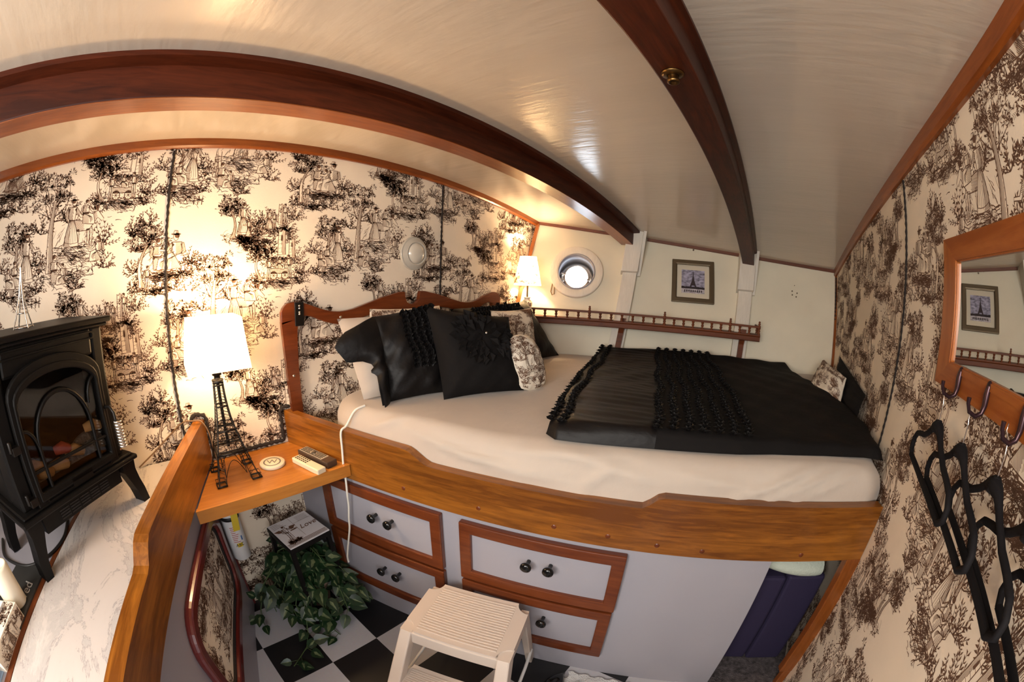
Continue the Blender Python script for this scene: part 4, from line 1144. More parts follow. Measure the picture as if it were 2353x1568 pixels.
mb = MB(); mb.ring(ST, arch(.048, .378, .958, 1.225, 1.302), arch(.074, .352, .998, 1.205, 1.262), .0, .020); mb.ring(ST, arch(.062, .364, .976, 1.215, 1.282), arch(.074, .352, .998, 1.205, 1.262), .018, .026)
door = mb.build('door', 'stove_black', stv, .005)
mb = MB(); mb.prism(ST, arch(.074, .352, .998, 1.205, 1.262), .006, .009); mb.build('door_glass', 'stove_glass', door)
mb = MB(); cm = .213
mb.tube([ST(cm + .098 * math.cos(a), (1.10 if True else 0) + .113 * math.sin(a), .016) for a in np.linspace(0, math.pi, 20)] , .006, 8)
mb.tube([ST(.115, .998, .016), ST(.115, 1.10, .016)], .006, 8); mb.tube([ST(.311, .998, .016), ST(.311, 1.10, .016)], .006, 8)
mb.tube([ST(.074, 1.048, .016), ST(.352, 1.048, .016)], .005, 8)
mb.tube([ST(.352 - .04 * math.sin(a), 1.085 + .065 * math.cos(a), .016) for a in np.linspace(0, 1.5, 8)], .005, 8)
mb.tube([ST(.074 + .036 * math.sin(a), 1.148 + .065 * (1 - math.cos(a)) * 0 + .07 * math.cos(a), .016) for a in np.linspace(0, 1.5, 8)], .005, 8)
mb.build('door_tracery', 'stove_black', door)
mb = MB(); mb.ring(ST, rrect(.080, .345, .968, .990, .006, 3), rrect(.085, .340, .972, .986, .004, 3), .02, .024); mb.box(lambda a, b, c_: ST(a, c_, b), .165, .245, .020, .026, .966, .991); mb.build('door_plate', 'stove_black', door)
mb = MB(); hx = .052
mb.tube([ST(hx + .004, 1.125, .02), ST(hx + .002, 1.128, .045), ST(hx, 1.112, .058), ST(hx, 1.085, .060)], .005, 8); hd = mb.build('handle', 'black_metal', door)
mb = MB(); mb.tube([ST(hx - .004 + .0125 * math.cos(a), 1.088 - .0052 * a / 6.283 * 1.7, .062 + .0125 * math.sin(a)) for a in np.linspace(0, 6.283 * 9, 120)], .0034, 6); mb.build('coil', 'silver', hd)
for z in (1.115, .985):
    mb = MB(); mb.box(STX, .372, .400, .0, .022, z - .008, z + .012); mb.lathe([(0, .022), (.006, .022), (.006, -.004)], lambda x, y, h: ST(.403 + x, z + .006 + h, .014 + y), 10); mb.build('hinge', 'black_metal', stv, .002)
mb = MB(); mb.ring(ST, rrect(.045, .395, 1.312, 1.334, .011, 6), rrect(.052, .388, 1.317, 1.329, .006, 6), .0, .005); mb.build('raised_panel', 'stove_black', stv, .001)
mb = MB(); mb.grid(lambda u, v: ST(.06 + .31 * u, 1.0 + .055 * math.sin(math.pi * v) * (.7 + .3 * math.sin(9 * u)) + .01, -.085 + .07 * v * 1.0), 20, 8); mb.build('ember_bed', 'ash', stv)
rr = random.Random(5)
for k, (s, z, l, m_) in enumerate(((.305, 1.02, .05, 'log_tan'), (.250, 1.02, .06, 'log_tan'), (.225, 1.055, .05, 'log_ember'), (.185, 1.035, .07, 'log_tan'), (.095, 1.075, .06, 'log_tan'), (.335, 1.045, .07, 'log_tan'))):
    mb = MB(); a = rr.uniform(-.5, .5); mb.tube([ST(s - l / 2 * math.cos(a), z - l / 2 * math.sin(a) * .5, -.02), ST(s, z + .008, -.016), ST(s + l / 2 * math.cos(a), z + l / 2 * math.sin(a) * .5, -.03)], [.013, .017, .012], 9); mb.build('log', m_, stv)

# tower ornament on the stove
def tower_w(h):                       # half width of the wire tower against height 0..1
    return float(np.interp(h, [0, .1, .2, .3, .4, .52, .64, .76, .88, 1.0], [1.0, .87, .765, .67, .55, .42, .325, .26, .22, .20]))
orn = thing('tower_ornament', 'small silver wire tower ornament on top of the stove', 'ornament', (.362, -.907, 1.369))
mb = MB()
for a in range(4):
    q = (a * .5 + .25) * math.pi
    mb.tube([(.362 + .036 * tower_w(t) * math.cos(q) * (1 - .8 * t), -.907 + .036 * tower_w(t) * math.sin(q) * (1 - .8 * t), 1.369 + .15 * t) for t in np.linspace(0, 1, 12)], .0022, 6)
for t in (.02, .25, .5):
    r = .036 * tower_w(t) * (1 - .8 * t); mb.tube([(.362 + r * math.cos((a * .5 + .25) * math.pi), -.907 + r * math.sin((a * .5 + .25) * math.pi), 1.369 + .15 * t) for a in range(4)], .0018, 6, closed=True)
mb.build('wire_frame', 'silver', orn)

# things on the counter beside the stove
tag_c = MB(); cpt = (.655, -1.088)
prof = [(0, .0), (.031, .0), (.034, .004), (.034, .100), (.032, .106), (.025, .106), (.024, .085), (0, .080)]
tag_c.lathe(prof, lambda x, y, h: (cpt[0] + x, cpt[1] + y, .806 + h), 28); tag(tag_c.build('candle', 'candle_wax'), 'thick ivory pillar candle with a burnt hollow, on the stove counter', 'candle')
sg = thing('chalk_sign', 'small black chalk sign lying flat beside the candle', 'sign', (.60, -1.09, .797))
mb = MB(); sgF = lambda a, b, d: (.615 + a * .9578 + b * .2873, -1.085 + a * -.2873 + b * .9578, d)
mb.box(sgF, -.115, .125, -.075, .052, .797, .805); mb.build('board', 'slate', sg, .002)
def text(body, size, F, mat, name, parent, shear=0.0, extrude=.0004, spacing=1.0):
    cu = bpy.data.curves.new(name, 'FONT'); cu.body = body; cu.size = size; cu.extrude = extrude; cu.shear = shear; cu.space_character = spacing; cu.align_x = 'CENTER'; cu.align_y = 'CENTER'
    ob = bpy.data.objects.new(name + '_tmp', cu); COL.objects.link(ob)
    dg = bpy.context.evaluated_depsgraph_get(); dg.update()
    me = bpy.data.meshes.new_from_object(ob.evaluated_get(dg))
    mb = MB()
    mb.raw([F(v.co.x, v.co.y, v.co.z) for v in me.vertices], [tuple(p.vertices) for p in me.polygons], 0)
    bpy.data.objects.remove(ob); bpy.data.curves.remove(cu); bpy.data.meshes.remove(me)
    return mb.build(name, mat, parent)
text('loved', .045, lambda a, b, d: sgF(a * -1 + .01, -b + .02, .8054 + d), 'chalk', 'lettering', sg, .3)

bx = thing('keepsake_box', 'toile print keepsake box with two white bars on its lid', 'box', (.76, -1.165, .797))
bF = lambda a, b, d: (.765 + a * .9578 + b * .2873, -1.165 + a * -.2873 + b * .9578, d)
mb = MB(); mb.box(bF, -.085, .085, -.11, .085, .797, .845)
add_toile(mb, toile_polys(-.083, .083, -.108, .083, .0, .0, None, .5), lambda a, b, d: bF(a, b, .8456 + d), 1)
add_toile(mb, toile_polys(-.083, .083, .80, .842, .0, .82, None, .4), lambda a, b, d: bF(a, .0856 + d, b), 1)
mb.build('body', ['fabric_cream', 'ink'], bx)
for b_ in (-.012, .045):
    mb = MB(); mb.box(bF, -.075, .075, b_ - .005, b_ + .005, .845, .853); mb.build('bar', 'plastic_white', bx, .002)
mb = MB(); mb.grid(lambda u, v: (.862 + .16 * u - .02 * v, -1.12 - .045 * u - .22 * v, .812 + .012 * math.sin(7 * u + 5 * v)), 14, 14); mb.grid(lambda u, v: (.862 + .16 * u - .02 * v, -1.12 - .045 * u - .22 * v, .798), 2, 2)
tag(mb.build('cloth', 'cloth_blue'), 'pale blue folded cloth in front of the keepsake box', 'cloth')
mb = MB(); P = [(.33, -1.22, .803), (.42, -1.19, .803), (.47, -1.14, .803), (.50, -1.08, .803), (.49, -1.03, .803), (.45, -.98, .803), (.38, -.95, .803), (.28, -.95, .803)]
mb.tube(smooth(P), .005, 8); tag(mb.build('power_cord', 'cord_black'), 'black power cord curling on the counter behind the stove leg', 'cord')
mb = MB(); P = [(.02, -.66, .806), (.015, -.58, .85), (.012, -.50, .90), (.03, -.44, .942), (.05, -.40, .948), (.06, -.365, .943), (.07, -.345, .90), (.09, -.34, .83), (.11, -.335, .768), (.13, -.32, .764)]
mb.tube(smooth(P), .003, 6); tag(mb.build('lamp_cord', 'cord_brown'), 'thin brown lamp cord draped over the partition end', 'cord')

# ------------------------------------------------------------------ tower lamp
LX, LY, LZ = .165, -.288, .7585
lamp = thing('table_lamp', 'lit table lamp with a black wire tower base and white square shade', 'lamp', (LX, LY, LZ))
HT = .345
def LW(h): return .081 * tower_w(h / HT)
lrot = -.02
def LP(a, b, h):
    return (LX + a * math.cos(lrot) - b * math.sin(lrot), LY + a * math.sin(lrot) + b * math.cos(lrot), LZ + h)
def sqr(h, w=None):
    w = LW(h) if w is None else w; return [LP(a * w, b * w, h) for a, b in ((1, 1), (-1, 1), (-1, -1), (1, -1))]
mb = MB()
for a, b in ((1, 1), (-1, 1), (-1, -1), (1, -1)):
    mb.tube([LP(a * LW(h), b * LW(h), h) for h in np.linspace(.004, HT, 18)], .0024, 6)
    for (ka, kb) in ((.62, 1), (1, .62)):
        mb.tube([LP(a * LW(h) * ka, b * LW(h) * kb, h) for h in np.linspace(.004, .10, 7)], .0012, 5)
    # foot cages
    fw = LW(0)
    for (x0, x1) in ((.62, 1.06),):
        mb.tube([LP(a * fw * x0, b * fw * x0, .004), LP(a * fw * x1, b * fw * x0, .004), LP(a * fw * x1, b * fw * x1, .004), LP(a * fw * x0, b * fw * x1, .004)], .0036, 6, closed=True)
        mb.tube([LP(a * fw * x0, b * fw * x0, .02), LP(a * fw * x1, b * fw * x0, .02), LP(a * fw * x1, b * fw * x1, .02), LP(a * fw * x0, b * fw * x1, .02)], .0013, 5, closed=True)
    for k in range(5):
        h0, h1 = .02 + .016 * k, .036 + .016 * k
        for (p, q) in (((.62, 1), (1, 1)), ((1, 1), (.62, 1)), ((1, .62), (1, 1))):
            mb.tube([LP(a * LW(h0) * p[0], b * LW(h0) * p[1], h0), LP(a * LW(h1) * q[0], b * LW(h1) * q[1], h1)], .0009, 4)
for h, r in ((.102, .0042), (.112, .002), (.135, .0012), (.15, .0012), (.178, .0034), (.196, .0014), (.262, .0032), (.335, .0034), (.345, .004)):
    mb.tube(sqr(h), r, 6, closed=True)
for k in range(4):                     # lattice on each face
    cs = ((1, 1), (-1, 1), (-1, -1), (1, -1)); c0, c1 = cs[k], cs[(k + 1) % 4]
    hs = list(np.linspace(.112, .178, 6)) + list(np.linspace(.19, .262, 7)) + list(np.linspace(.27, .335, 7))
    for h0, h1 in zip(hs[:-1], hs[1:]):
        for (A_, B_) in ((c0, c1), (c1, c0)):
            mid0 = tuple((A_[i] * .35 + B_[i] * .65) for i in (0, 1))
            mb.tube([LP(A_[0] * LW(h0), A_[1] * LW(h0), h0), LP(mid0[0] * LW(h1), mid0[1] * LW(h1), h1)], .0008, 4)
    mb.tube([LP(*(tuple((c0[i] * (1 - t) + c1[i] * t) * LW(.05) * .62 for i in (0, 1))), .012 + .060 * math.sin(math.pi * t)) for t in np.linspace(0.0, 1, 14)], .0014, 5)
mb.build('tower_base', 'black_metal', lamp)
mb = MB(); mb.tube([LP(0, 0, .11), LP(0, 0, .37)], .006, 10); mb.lathe([(.022, .348), (.022, .353), (.012, .353), (.012, .368), (.018, .368), (.018, .385), (.008, .39)], lambda x, y, h: LP(x, y, h), 16); mb.build('stem', 'black_metal', lamp)
mb = MB()
def shd(u, v):
    w = .1105 - (.1105 - .0925) * v; k = u * 4; i = int(k) % 4; t = k - int(k)
    cs = ((1, 1), (-1, 1), (-1, -1), (1, -1)); a, b = cs[i], cs[(i + 1) % 4]
    return LP((a[0] * (1 - t) + b[0] * t) * w, (a[1] * (1 - t) + b[1] * t) * w, .398 + .164 * v)
mb.grid(shd, 4, 6, smooth=False, closeu=True); mb.build('lamp_shade', 'shade_white', lamp)
mb = MB(); mb.lathe([(0, .412), (.012, .415), (.014, .43), (.026, .455), (.028, .475), (.018, .495), (0, .502)], lambda x, y, h: LP(x, y, h), 18); mb.build('light_bulb', 'bulb', lamp)
def bulb(loc, power, col=(1.0, .70, .40), r=.03):
    l = bpy.data.lights.new('bulb_glow', 'POINT'); l.energy = power; l.color = col; l.shadow_soft_size = r
    o = bpy.data.objects.new('bulb_glow', l); COL.objects.link(o); o.location = loc
bulb(LP(0, 0, .525), 12.0, (1.0, .66, .34))

# ------------------------------------------------------------------ shelf things
cs = thing('coaster', 'round pale stone coaster with a printed monogram on the bedside shelf', 'coaster', (.176, -.134, .758))
cF = lambda x, y, h: (.176 + x, -.134 + y, .7582 + h)
mb = MB(); mb.lathe([(0, 0), (.049, 0), (.051, .002), (.051, .010), (.049, .012), (0, .012)], cF, 40); mb.build('disc', 'coaster_stone', cs)
mb = MB(); mb.grid(lambda u, v: cF((.030 + .006 * u) * math.cos(6.283 * v), (.030 + .006 * u) * math.sin(6.283 * v), .0123), 1, 40, closev=True); mb.build('printed_ring', 'print_gray', cs)
text('W', .042, lambda a, b, d: cF(-b * .93 + a * .3, a * .93 + b * .3, .0122 + d), 'print_gray', 'monogram', cs)
def remote(name, c, ax, w, l, h, mats, label, z0=.7584):
    t = thing(name, label, 'remote', (c[0], c[1], z0), 'remotes on the bedside shelf')
    a = Vector((ax[0], ax[1])).normalized(); b = Vector((-a.y, a.x))
    F = lambda s, o, z: (c[0] + a.x * s + b.x * o, c[1] + a.y * s + b.y * o, z0 + z)
    mb = MB(); mb.box(F, -l / 2, l / 2, -w / 2, w / 2, 0, h); mb.build('case', mats[0], t, .004)
    return t, F
t, F = remote('remote_control', (.281, -.022), (.155, .038), .040, .163, .022, ['remote_cream'], 'flat cream remote control lying in front of the dark one')
mb = MB()
for i in range(6):
    for j in range(3): mb.box(F, -.070 + i * .0125, -.064 + i * .0125, -.012 + j * .010, -.006 + j * .010, .022, .0235)
mb.build('button', 'button_dark', t)
t, F = remote('remote_control', (.247, .030), (.16, .040), .050, .185, .026, ['remote_dark'], 'dark remote control with a silver keypad lying against the rail')
mb = MB(); mb.box(F, -.086, .052, -.020, .020, .026, .0272); mb.build('keypad', 'remote_face', t)
mb = MB()
for i in range(13):
    for j in range(4):
        if 5 <= i <= 7 and 1 <= j <= 2: continue
        mb.box(F, -.080 + i * .0098, -.074 + i * .0098, -.016 + j * .009, -.011 + j * .009, .0272, .0288)
mb.lathe([(.010, .0272), (.010, .029), (0, .029)], lambda x, y, h: F(-.016 + x, y, h), 14); mb.build('button', 'button_dark', t)

# white cord over the rail
mb = MB(); P = [RP(.405, .085, .972), RP(.392, .058, .966), RP(.383, .046, .955), RP(.372, .038, .935), RP(.363, .018, .905), RP(.358, -.006, .89), RP(.355, -.008, .82), RP(.352, -.010, .752)] + [RP(.350 + .01 * math.sin(k * 1.1), -.012 - .004 * k % .01, .752 - .06 * k) for k in range(1, 5)] + [RP(.335, -.02, .46), RP(.315, -.025, .38), RP(.295, -.03, .30), RP(.292, -.03, .26)]
Q = []
for i in range(len(P) - 1):
    for k in range(4): Q.append(Vector(P[i]).lerp(Vector(P[i + 1]), k / 4))
mb.tube(smooth(P, 5), .0042, 8); tag(mb.build('power_cord', 'cord_white'), 'white power cord hanging over the bunk rail past the drawers', 'cord')

# fire extinguisher under the shelf
ex = thing('fire_extinguisher', 'white fire extinguisher mounted under the bedside shelf', 'fire extinguisher', (.062, -.352, .325))
eF = lambda x, y, h: (.062 + x, -.350 + y, .325 + h)
mb = MB(); mb.lathe([(0, 0), (.034, 0), (.041, .008), (.041, .285), (.036, .305), (.018, .322), (.016, .335), (0, .335)], eF, 32); mb.build('cylinder', 'plastic_white', ex)
mb = MB(); mb.lathe([(.0415, .205), (.043, .205), (.043, .222), (.0415, .222)], eF, 32); mb.build('strap', 'cord_black', ex)
def onc(a, h, r=.0418): return eF(r * math.cos(a), r * math.sin(a), h)
mb = MB()
for i in range(9):
    mb.grid(lambda u, v: onc(-.50 + (.75 - .09 * (i * 7 % 4)) * u, .102 + i * .009 + .0026 * v), 8, 1, 0)
mb.grid(lambda u, v: onc(-.25 + .62 * u, .076 + .020 * v, .0417), 8, 1, 1); mb.grid(lambda u, v: onc(.40 + .16 * u, .105 + .022 * v, .0417), 6, 1, 2)
mb.build('label_print', ['label_red', 'label_yellow', 'label_blue'], ex)
text('ABC', .020, lambda a, b, d: onc(.06 + a / .042, .086 + b, .0423 + d), 'cord_black', 'lettering', ex)
mb = MB(); mb.grid(lambda u, v: eF(.045 + .006 * math.sin(3 * v), .005 + .03 * u - .012 * v, .285 - .125 * v), 4, 8); mb.grid(lambda u, v: eF(.046 + .006 * math.sin(3 * v), .005 + .03 * u - .012 * v, .285 - .125 * v), 4, 8); mb.build('yellow_tag', 'label_yellow', ex)

# little side table
tb = thing('side_table', 'tiny black side table topped by a white cherub tile', 'table', (.185, -.095, 0))
tr_ = math.radians(8.0)
def TBF(a, b, z): return (.185 + a * math.cos(tr_) + b * math.sin(tr_) * -1, -.096 + a * math.sin(tr_) + b * math.cos(tr_), z)
hw = .102
mb = MB(); mb.box(TBF, -hw, hw, -hw, hw, .422, .446); mb.build('top', 'table_black', tb, .003)
for a in (-1, 1):
    for b in (-1, 1):
        mb = MB(); mb.prism(lambda x, y, d: TBF(a * (hw - .012) + x + a * .02 * (1 - d / .422), b * (hw - .012) + y + b * .01 * (1 - d / .422), d), [(-.009, -.009), (.009, -.009), (.009, .009), (-.009, .009)], 0, .422); mb.build('leg', 'table_black', tb)
mb = MB(); mb.box(TBF, -hw + .004, hw - .004, -hw + .004, hw - .004, .446, .450)
TP = []; FIG[0] = 0
person(-.050, -.062, .120, 1, False, False, False); leaf(-.035, .015, .050, .45, .5); leaf(-.06, .015, .045, 2.6, .5); leaf(-.035, .005, .042, .05, .45); bush(-.055, -.075, .028, 7); ground(-.05, -.058, .07, .014, 10)
for k in range(4): stroke(curve(-.09, .085 - k * .010, -.055 + .01 * k, .085 - k * .010, .05), .0015)
for k in range(5): stroke(curve(.03, .08 - k * .008, .085, .08 - k * .008, .03), .0012)
stroke([(.004, .095), (.004, -.06)], .001); stroke([(.004, .045), (.095, .045)], .001)
for k in range(4): stroke([(-.095, -.072 - k * .006), (.095, -.072 - k * .006)], .0024)
add_toile(mb, TP, lambda x, y, d: TBF(-y, x, .4504 + d), 1)
tp = mb.build('tile', ['tile_white', 'ink'], tb)
text('Love', .042, lambda a, b, d: TBF(-(b + .002), a + .052, .4504 + d), 'ink', 'lettering', tp, .35)

# trailing plant
pt = thing('trailing_plant', 'variegated trailing ivy plant spilling from a pot under the little table', 'plant', (.16, -.09, 0))
mb = MB(); mb.lathe([(0, 0), (.055, 0), (.075, .13), (.08, .13), (.08, .15), (.07, .15), (.066, .12), (0, .12)], lambda x, y, h: (.155 + x, -.085 + y, h + .002), 28); mb.build('pot', 'terracotta_pale', pt)
rr = random.Random(21)
lv = MB(); stm = MB()
def ivy(p, d, up, l):
    d = d.normalized(); s = d.cross(up).normalized(); up = s.cross(d)
    w = l * .36
    def q(a, b, c): return p + d * (a * l) + s * (b * w) + up * (c * l)
    ou = [(0, 0, .0), (.05, .6, .05), (.25, 1.0, .07), (.55, .85, .05), (.8, .42, 0), (1.0, 0, -.06)]
    kq = rr.uniform(.5, 1.6)
    ins = [(.14, 0, -.02), (.22, .10, .0), (.35, .27, .02), (.5, .15, .01), (.66, .14, -.01), (.84, 0, -.04)]
    for sg in (1, -1):
        vs = [q(a, b * sg, c) for a, b, c in ou] + [q(a, b * sg * kq, c + .004) for a, b, c in ins]
        f = [(i, i + 1, 7 + i, 6 + i) for i in range(5)]
        if sg < 0: f = [x[::-1] for x in f]
        lv.raw(vs, f, 0, True)
        mid = [q(a, 0, c - .01) for a, b, c in ins]
        f2 = [(6 + i, 7 + i, 13 + i, 12 + i) for i in range(5)]
        vs2 = vs + mid
        if sg < 0: f2 = [x[::-1] for x in f2]
        lv.raw(vs2, f2, 1, True)
def strand(P, n, l, skip=0):
    P = [Vector(p) for p in P]; Q = []
    for i in range(len(P) - 1):
        for k in range(6): Q.append(P[i].lerp(P[i + 1], k / 6))
    Q.append(P[-1]); stm.tube(Q, .0022, 5)
    for k in range(n):
        t = (k + .5) / n; x = t * (len(Q) - 1); i = int(x); p = Q[i].lerp(Q[min(i + 1, len(Q) - 1)], x - i)
        if p.z < .012: p.z = .012
        a = rr.uniform(0, 6.283); d = Vector((math.cos(a) * .8 + .5, math.sin(a) * .8, rr.uniform(-.75, .15)))
        if p.z < .05: d.z = abs(d.z) * .3
        d.normalize(); q = p + d * .03
        stm.tube([p, q], .0012, 4)
        up = Vector((.6, -.25, .75)) + Vector((rr.uniform(-.4, .4), rr.uniform(-.4, .4), rr.uniform(-.2, .2)))
        if abs(d.dot(up.normalized())) > .95: up = Vector((0, .3, 1))
        ivy(q, d, up, l * rr.uniform(.8, 1.2))
root = Vector((.155, -.085, .15))
for k in range(24):
    a = 2 * math.pi * k / 24 + rr.uniform(-.1, .1); R = rr.uniform(.10, .19); zz = rr.uniform(.24, .36)
    ex_, ey_ = .165 + R * math.cos(a) * 1.1, -.10 + R * math.sin(a) * 1.25
    ex_ = max(.03, ex_); ey_ = max(div_y(ex_) + .0, min(rail_y(ex_) - .03, ey_))
    strand([root, (.155 + .06 * math.cos(a), -.085 + .06 * math.sin(a), zz), ((.155 + ex_) / 2 + .02 * math.cos(a), (-.085 + ey_) / 2, zz - .01), (ex_, ey_, zz * .55), (ex_ + .02, ey_, rr.uniform(.03, .12))], 12, .074)
strand([root, (.22, -.15, .28), (.30, -.20, .16), (.36, -.25, .05), (.40, -.29, .015), (.43, -.34, .012), (.46, -.39, .012)], 14, .060)
strand([root, (.25, -.10, .26), (.33, -.12, .12), (.38, -.14, .02), (.42, -.13, .012)], 9, .055)
strand([root, (.13, -.22, .28), (.14, -.32, .2), (.17, -.38, .1), (.20, -.40, .04)], 10, .06)
strand([root, (.25, .0, .28), (.31, .03, .22), (.34, .04, .16), (.36, .04, .10)], 8, .066)
lv.build('foliage', ['leaf_green', 'leaf_pale'], pt); stm.build('stem', 'vine_stem', pt)

# step stool
stl = thing('step_stool', 'cream plastic two-step stool in front of the drawers', 'stool', (.94, .05, 0))
SR = .366
def SF(a, b, z): return (.940 + a * math.cos(SR) - b * math.sin(SR), .122 + a * math.sin(SR) + b * math.cos(SR), z)
def deck(name, w, d, z, yo, th):
    mb = MB(); out = []
    n = .042
    for (sx, sy) in ((1, 1), (-1, 1), (-1, -1), (1, -1)):
        arcp = [(sx * w - sx * n * math.cos(a), sy * d - sy * n * math.sin(a)) for a in [k / 6 * math.pi / 2 for k in range(7)]]
        # start on the side x=const? order counter-clockwise
        st = [(sx * w, sy * d - sy * n)]; en = [(sx * w - sx * n, sy * d)]
        pts = [(sx * w - sx * n * (math.sin(a)), sy * d - sy * n * (math.cos(a))) for a in [k / 6 * math.pi / 2 for k in range(7)]]
        out += pts if sx * sy > 0 else pts[::-1]
    mb.prism(lambda a, b, d_: SF(a, b + yo, d_), out, z - th, z)
    o = mb.build(name, 'plastic_cream', stl, .005)
    mb = MB()
    for k in range(19):
        b = -d + .022 + (2 * d - .044) * k / 18
        mb.box(lambda a, b_, c_: SF(a, b_ + yo, c_), -w + .046, w - .046, b - .0032, b + .0032, z - .001, z + .0022)
    mb.build('tread_rib', 'plastic_cream', o, .001)
deck('top_step', .176, .122, .400, 0, .050)
deck('lower_step', .190, .100, .205, -.235, .045)
for sx in (-1, 1):
    mb = MB()
    def taper(p0, p1, w0, w1):
        def fn(u, v):
            k = int(round(v * 4)) % 4; dx, dy = ((-1, -1), (1, -1), (1, 1), (-1, 1))[k]
            a = p0[0] + (p1[0] - p0[0]) * u; b = p0[1] + (p1[1] - p0[1]) * u; z = p0[2] + (p1[2] - p0[2]) * u
            ww = (w0[0] + (w1[0] - w0[0]) * u, w0[1] + (w1[1] - w0[1]) * u)
            return SF(a + dx * ww[0], b + dy * ww[1], z)
        return fn
    mb.grid(taper((sx * .158, -.100, .394), (sx * .186, -.335, .0), (.020, .026), (.024, .034)), 8, 4, smooth=False, closev=True); mb.poly([taper((sx * .158, -.100, .394), (sx * .186, -.335, .0), (.020, .026), (.024, .034))(0, k / 4) for k in range(4)])
    mb.build('leg', 'plastic_cream', stl, .005)
    mb = MB(); f_r = taper((sx * .160, .085, .385), (sx * .180, .170, .0), (.013, .024), (.012, .020)); mb.grid(f_r, 8, 4, smooth=False, closev=True); mb.poly([f_r(0, k / 4) for k in range(4)]); mb.build('leg', 'plastic_cream', stl, .004)
    mb = MB(); mb.tube([SF(sx * .186, .150, .10), SF(sx * .190, .05, .115), SF(sx * .190, -.08, .12), SF(sx * .186, -.20, .13)], .006, 8); mb.build('brace', 'plastic_white', stl)
mb = MB(); mb.box(SF, -.155, .155, -.126, -.112, .335, .392); mb.build('front_apron', 'plastic_cream', stl, .004)

# slipper and mat at the lower edge
mb = MB(); mb.grid(lambda u, v: (1.22 + .34 * u + .01 * math.sin(30 * v) , .17 + .20 * v + .10 * u + .006 * math.sin(40 * u), .012 + .004 * math.sin(17 * u) * math.sin(13 * v)), 24, 14)
mb.grid(lambda u, v: (1.22 + .34 * u, .17 + .20 * v + .10 * u, .002), 4, 4)
tag(mb.build('bath_mat', 'fur_white'), 'white fluffy mat on the floor in front of the bunk', 'mat')
mb = MB(); mb.grid(lambda u, v: (1.205 + .075 * math.cos(math.pi * v) * math.sin(math.pi * min(.97, u + .03)) * .5, .20 + .15 * u, .018 + .045 * math.sin(math.pi * v) * math.sin(math.pi * min(.97, u + .03)) ** .5), 14, 12)
tag(mb.build('slipper', 'knob_black'), 'shiny black slipper on the floor right of the step stool', 'slipper')

# ------------------------------------------------------------------ gallery shelf on the hull
gs = thing('gallery_shelf', 'long reddish wooden shelf with a turned spindle gallery along the hull', 'shelf', HU(.75, 1.148, .08))
GX0, GX1 = .012, 1.478
def GZ(x): return 1.157 - .0125 * (x - .2)
def gpt(x, o, z):                       # point at height z above shelf datum, o inboard of hull
    n = hulln(x, 1.17); h = math.hypot(n.x, n.y); y = hully(x, GZ(x))
    return (x - n.x / h * o, y - n.y / h * o, GZ(x) + z)
def gsweep(mb, prof, x0, x1, n=30):
    m_ = len(prof)
    mb.grid(lambda u, v: gpt(x0 + (x1 - x0) * u, *prof[int(round(v * m_)) % m_]), n, m_, smooth=False, closev=True)
    mb.poly([gpt(x0, *p) for p in prof]); mb.poly([gpt(x1, *p) for p in prof][::-1])
mb = MB(); gsweep(mb, [(-.0, .018), (.150, .018), (.150, .034), (-.0, .034)], GX0, GX1); mb.build('shelf_board', 'gallery_wood', gs)
mb = MB(); gsweep(mb, [(.150, .0), (.158, .004), (.158, .030), (.163, .034), (.163, .042), (.150, .042)], GX0, GX1); mb.build('fascia', 'gallery_wood', gs, .0015)
mb = MB(); gsweep(mb, [(.142, .081), (.158, .081), (.158, .093), (.142, .093)], GX0, GX1 - .004); mb.build('gallery_rail', 'gallery_wood', gs, .002)
newel = [.445, .880, 1.283, 1.468]
spx = [.073, .135, .197, .259, .321, .383] + [.445 + .0621 * k for k in range(1, 7)] + [.880 + .0576 * k for k in range(1, 7)] + [1.345, 1.407]
sprof = [(.0085, .042), (.0085, .047), (.0045, .050), (.0075, .056), (.0090, .062), (.0052, .069), (.0085, .074), (.0085, .082)]
for x in spx:
    mb = MB(); c_ = gpt(x, .150, 0); mb.lathe(sprof, lambda a, b, h: (c_[0] + a, c_[1] + b, c_[2] + h), 10); mb.build('spindle', 'gallery_wood', gs)
nprof = [(.0095, .042), (.0095, .052), (.006, .055), (.0095, .064), (.006, .072), (.0095, .078), (.0095, .094), (.005, .098), (.0085, .105), (.0045, .110), (.0075, .116), (.003, .122), (0, .122)]
for x in newel:
    mb = MB(); c_ = gpt(x, .150, 0); mb.lathe(nprof, lambda a, b, h: (c_[0] + a, c_[1] + b, c_[2] + h), 12); mb.build('newel', 'gallery_wood', gs)
mb = MB(); c_ = gpt(1.468, .07, 0); mb.lathe(sprof, lambda a, b, h: (c_[0] + a, c_[1] + b, c_[2] + h), 10); mb.build('spindle', 'gallery_wood', gs)
mb = MB(); p0, p1 = gpt(1.468, .15, .086), gpt(1.468, .0, .086); mb.tube([p0, p1], .006, 6); mb.build('end_rail', 'gallery_wood', gs)
for xa in (.622, 1.362):
    mb = MB(); mb.prism(lambda a, b, d: HU(d, GZ(d) + b, a), [(.0, .018), (.125, .018), (.115, -.01), (.075, -.06), (.068, -.165), (.0, -.165)], xa, xa + .032); mb.build('corbel', 'gallery_wood', gs, .002)

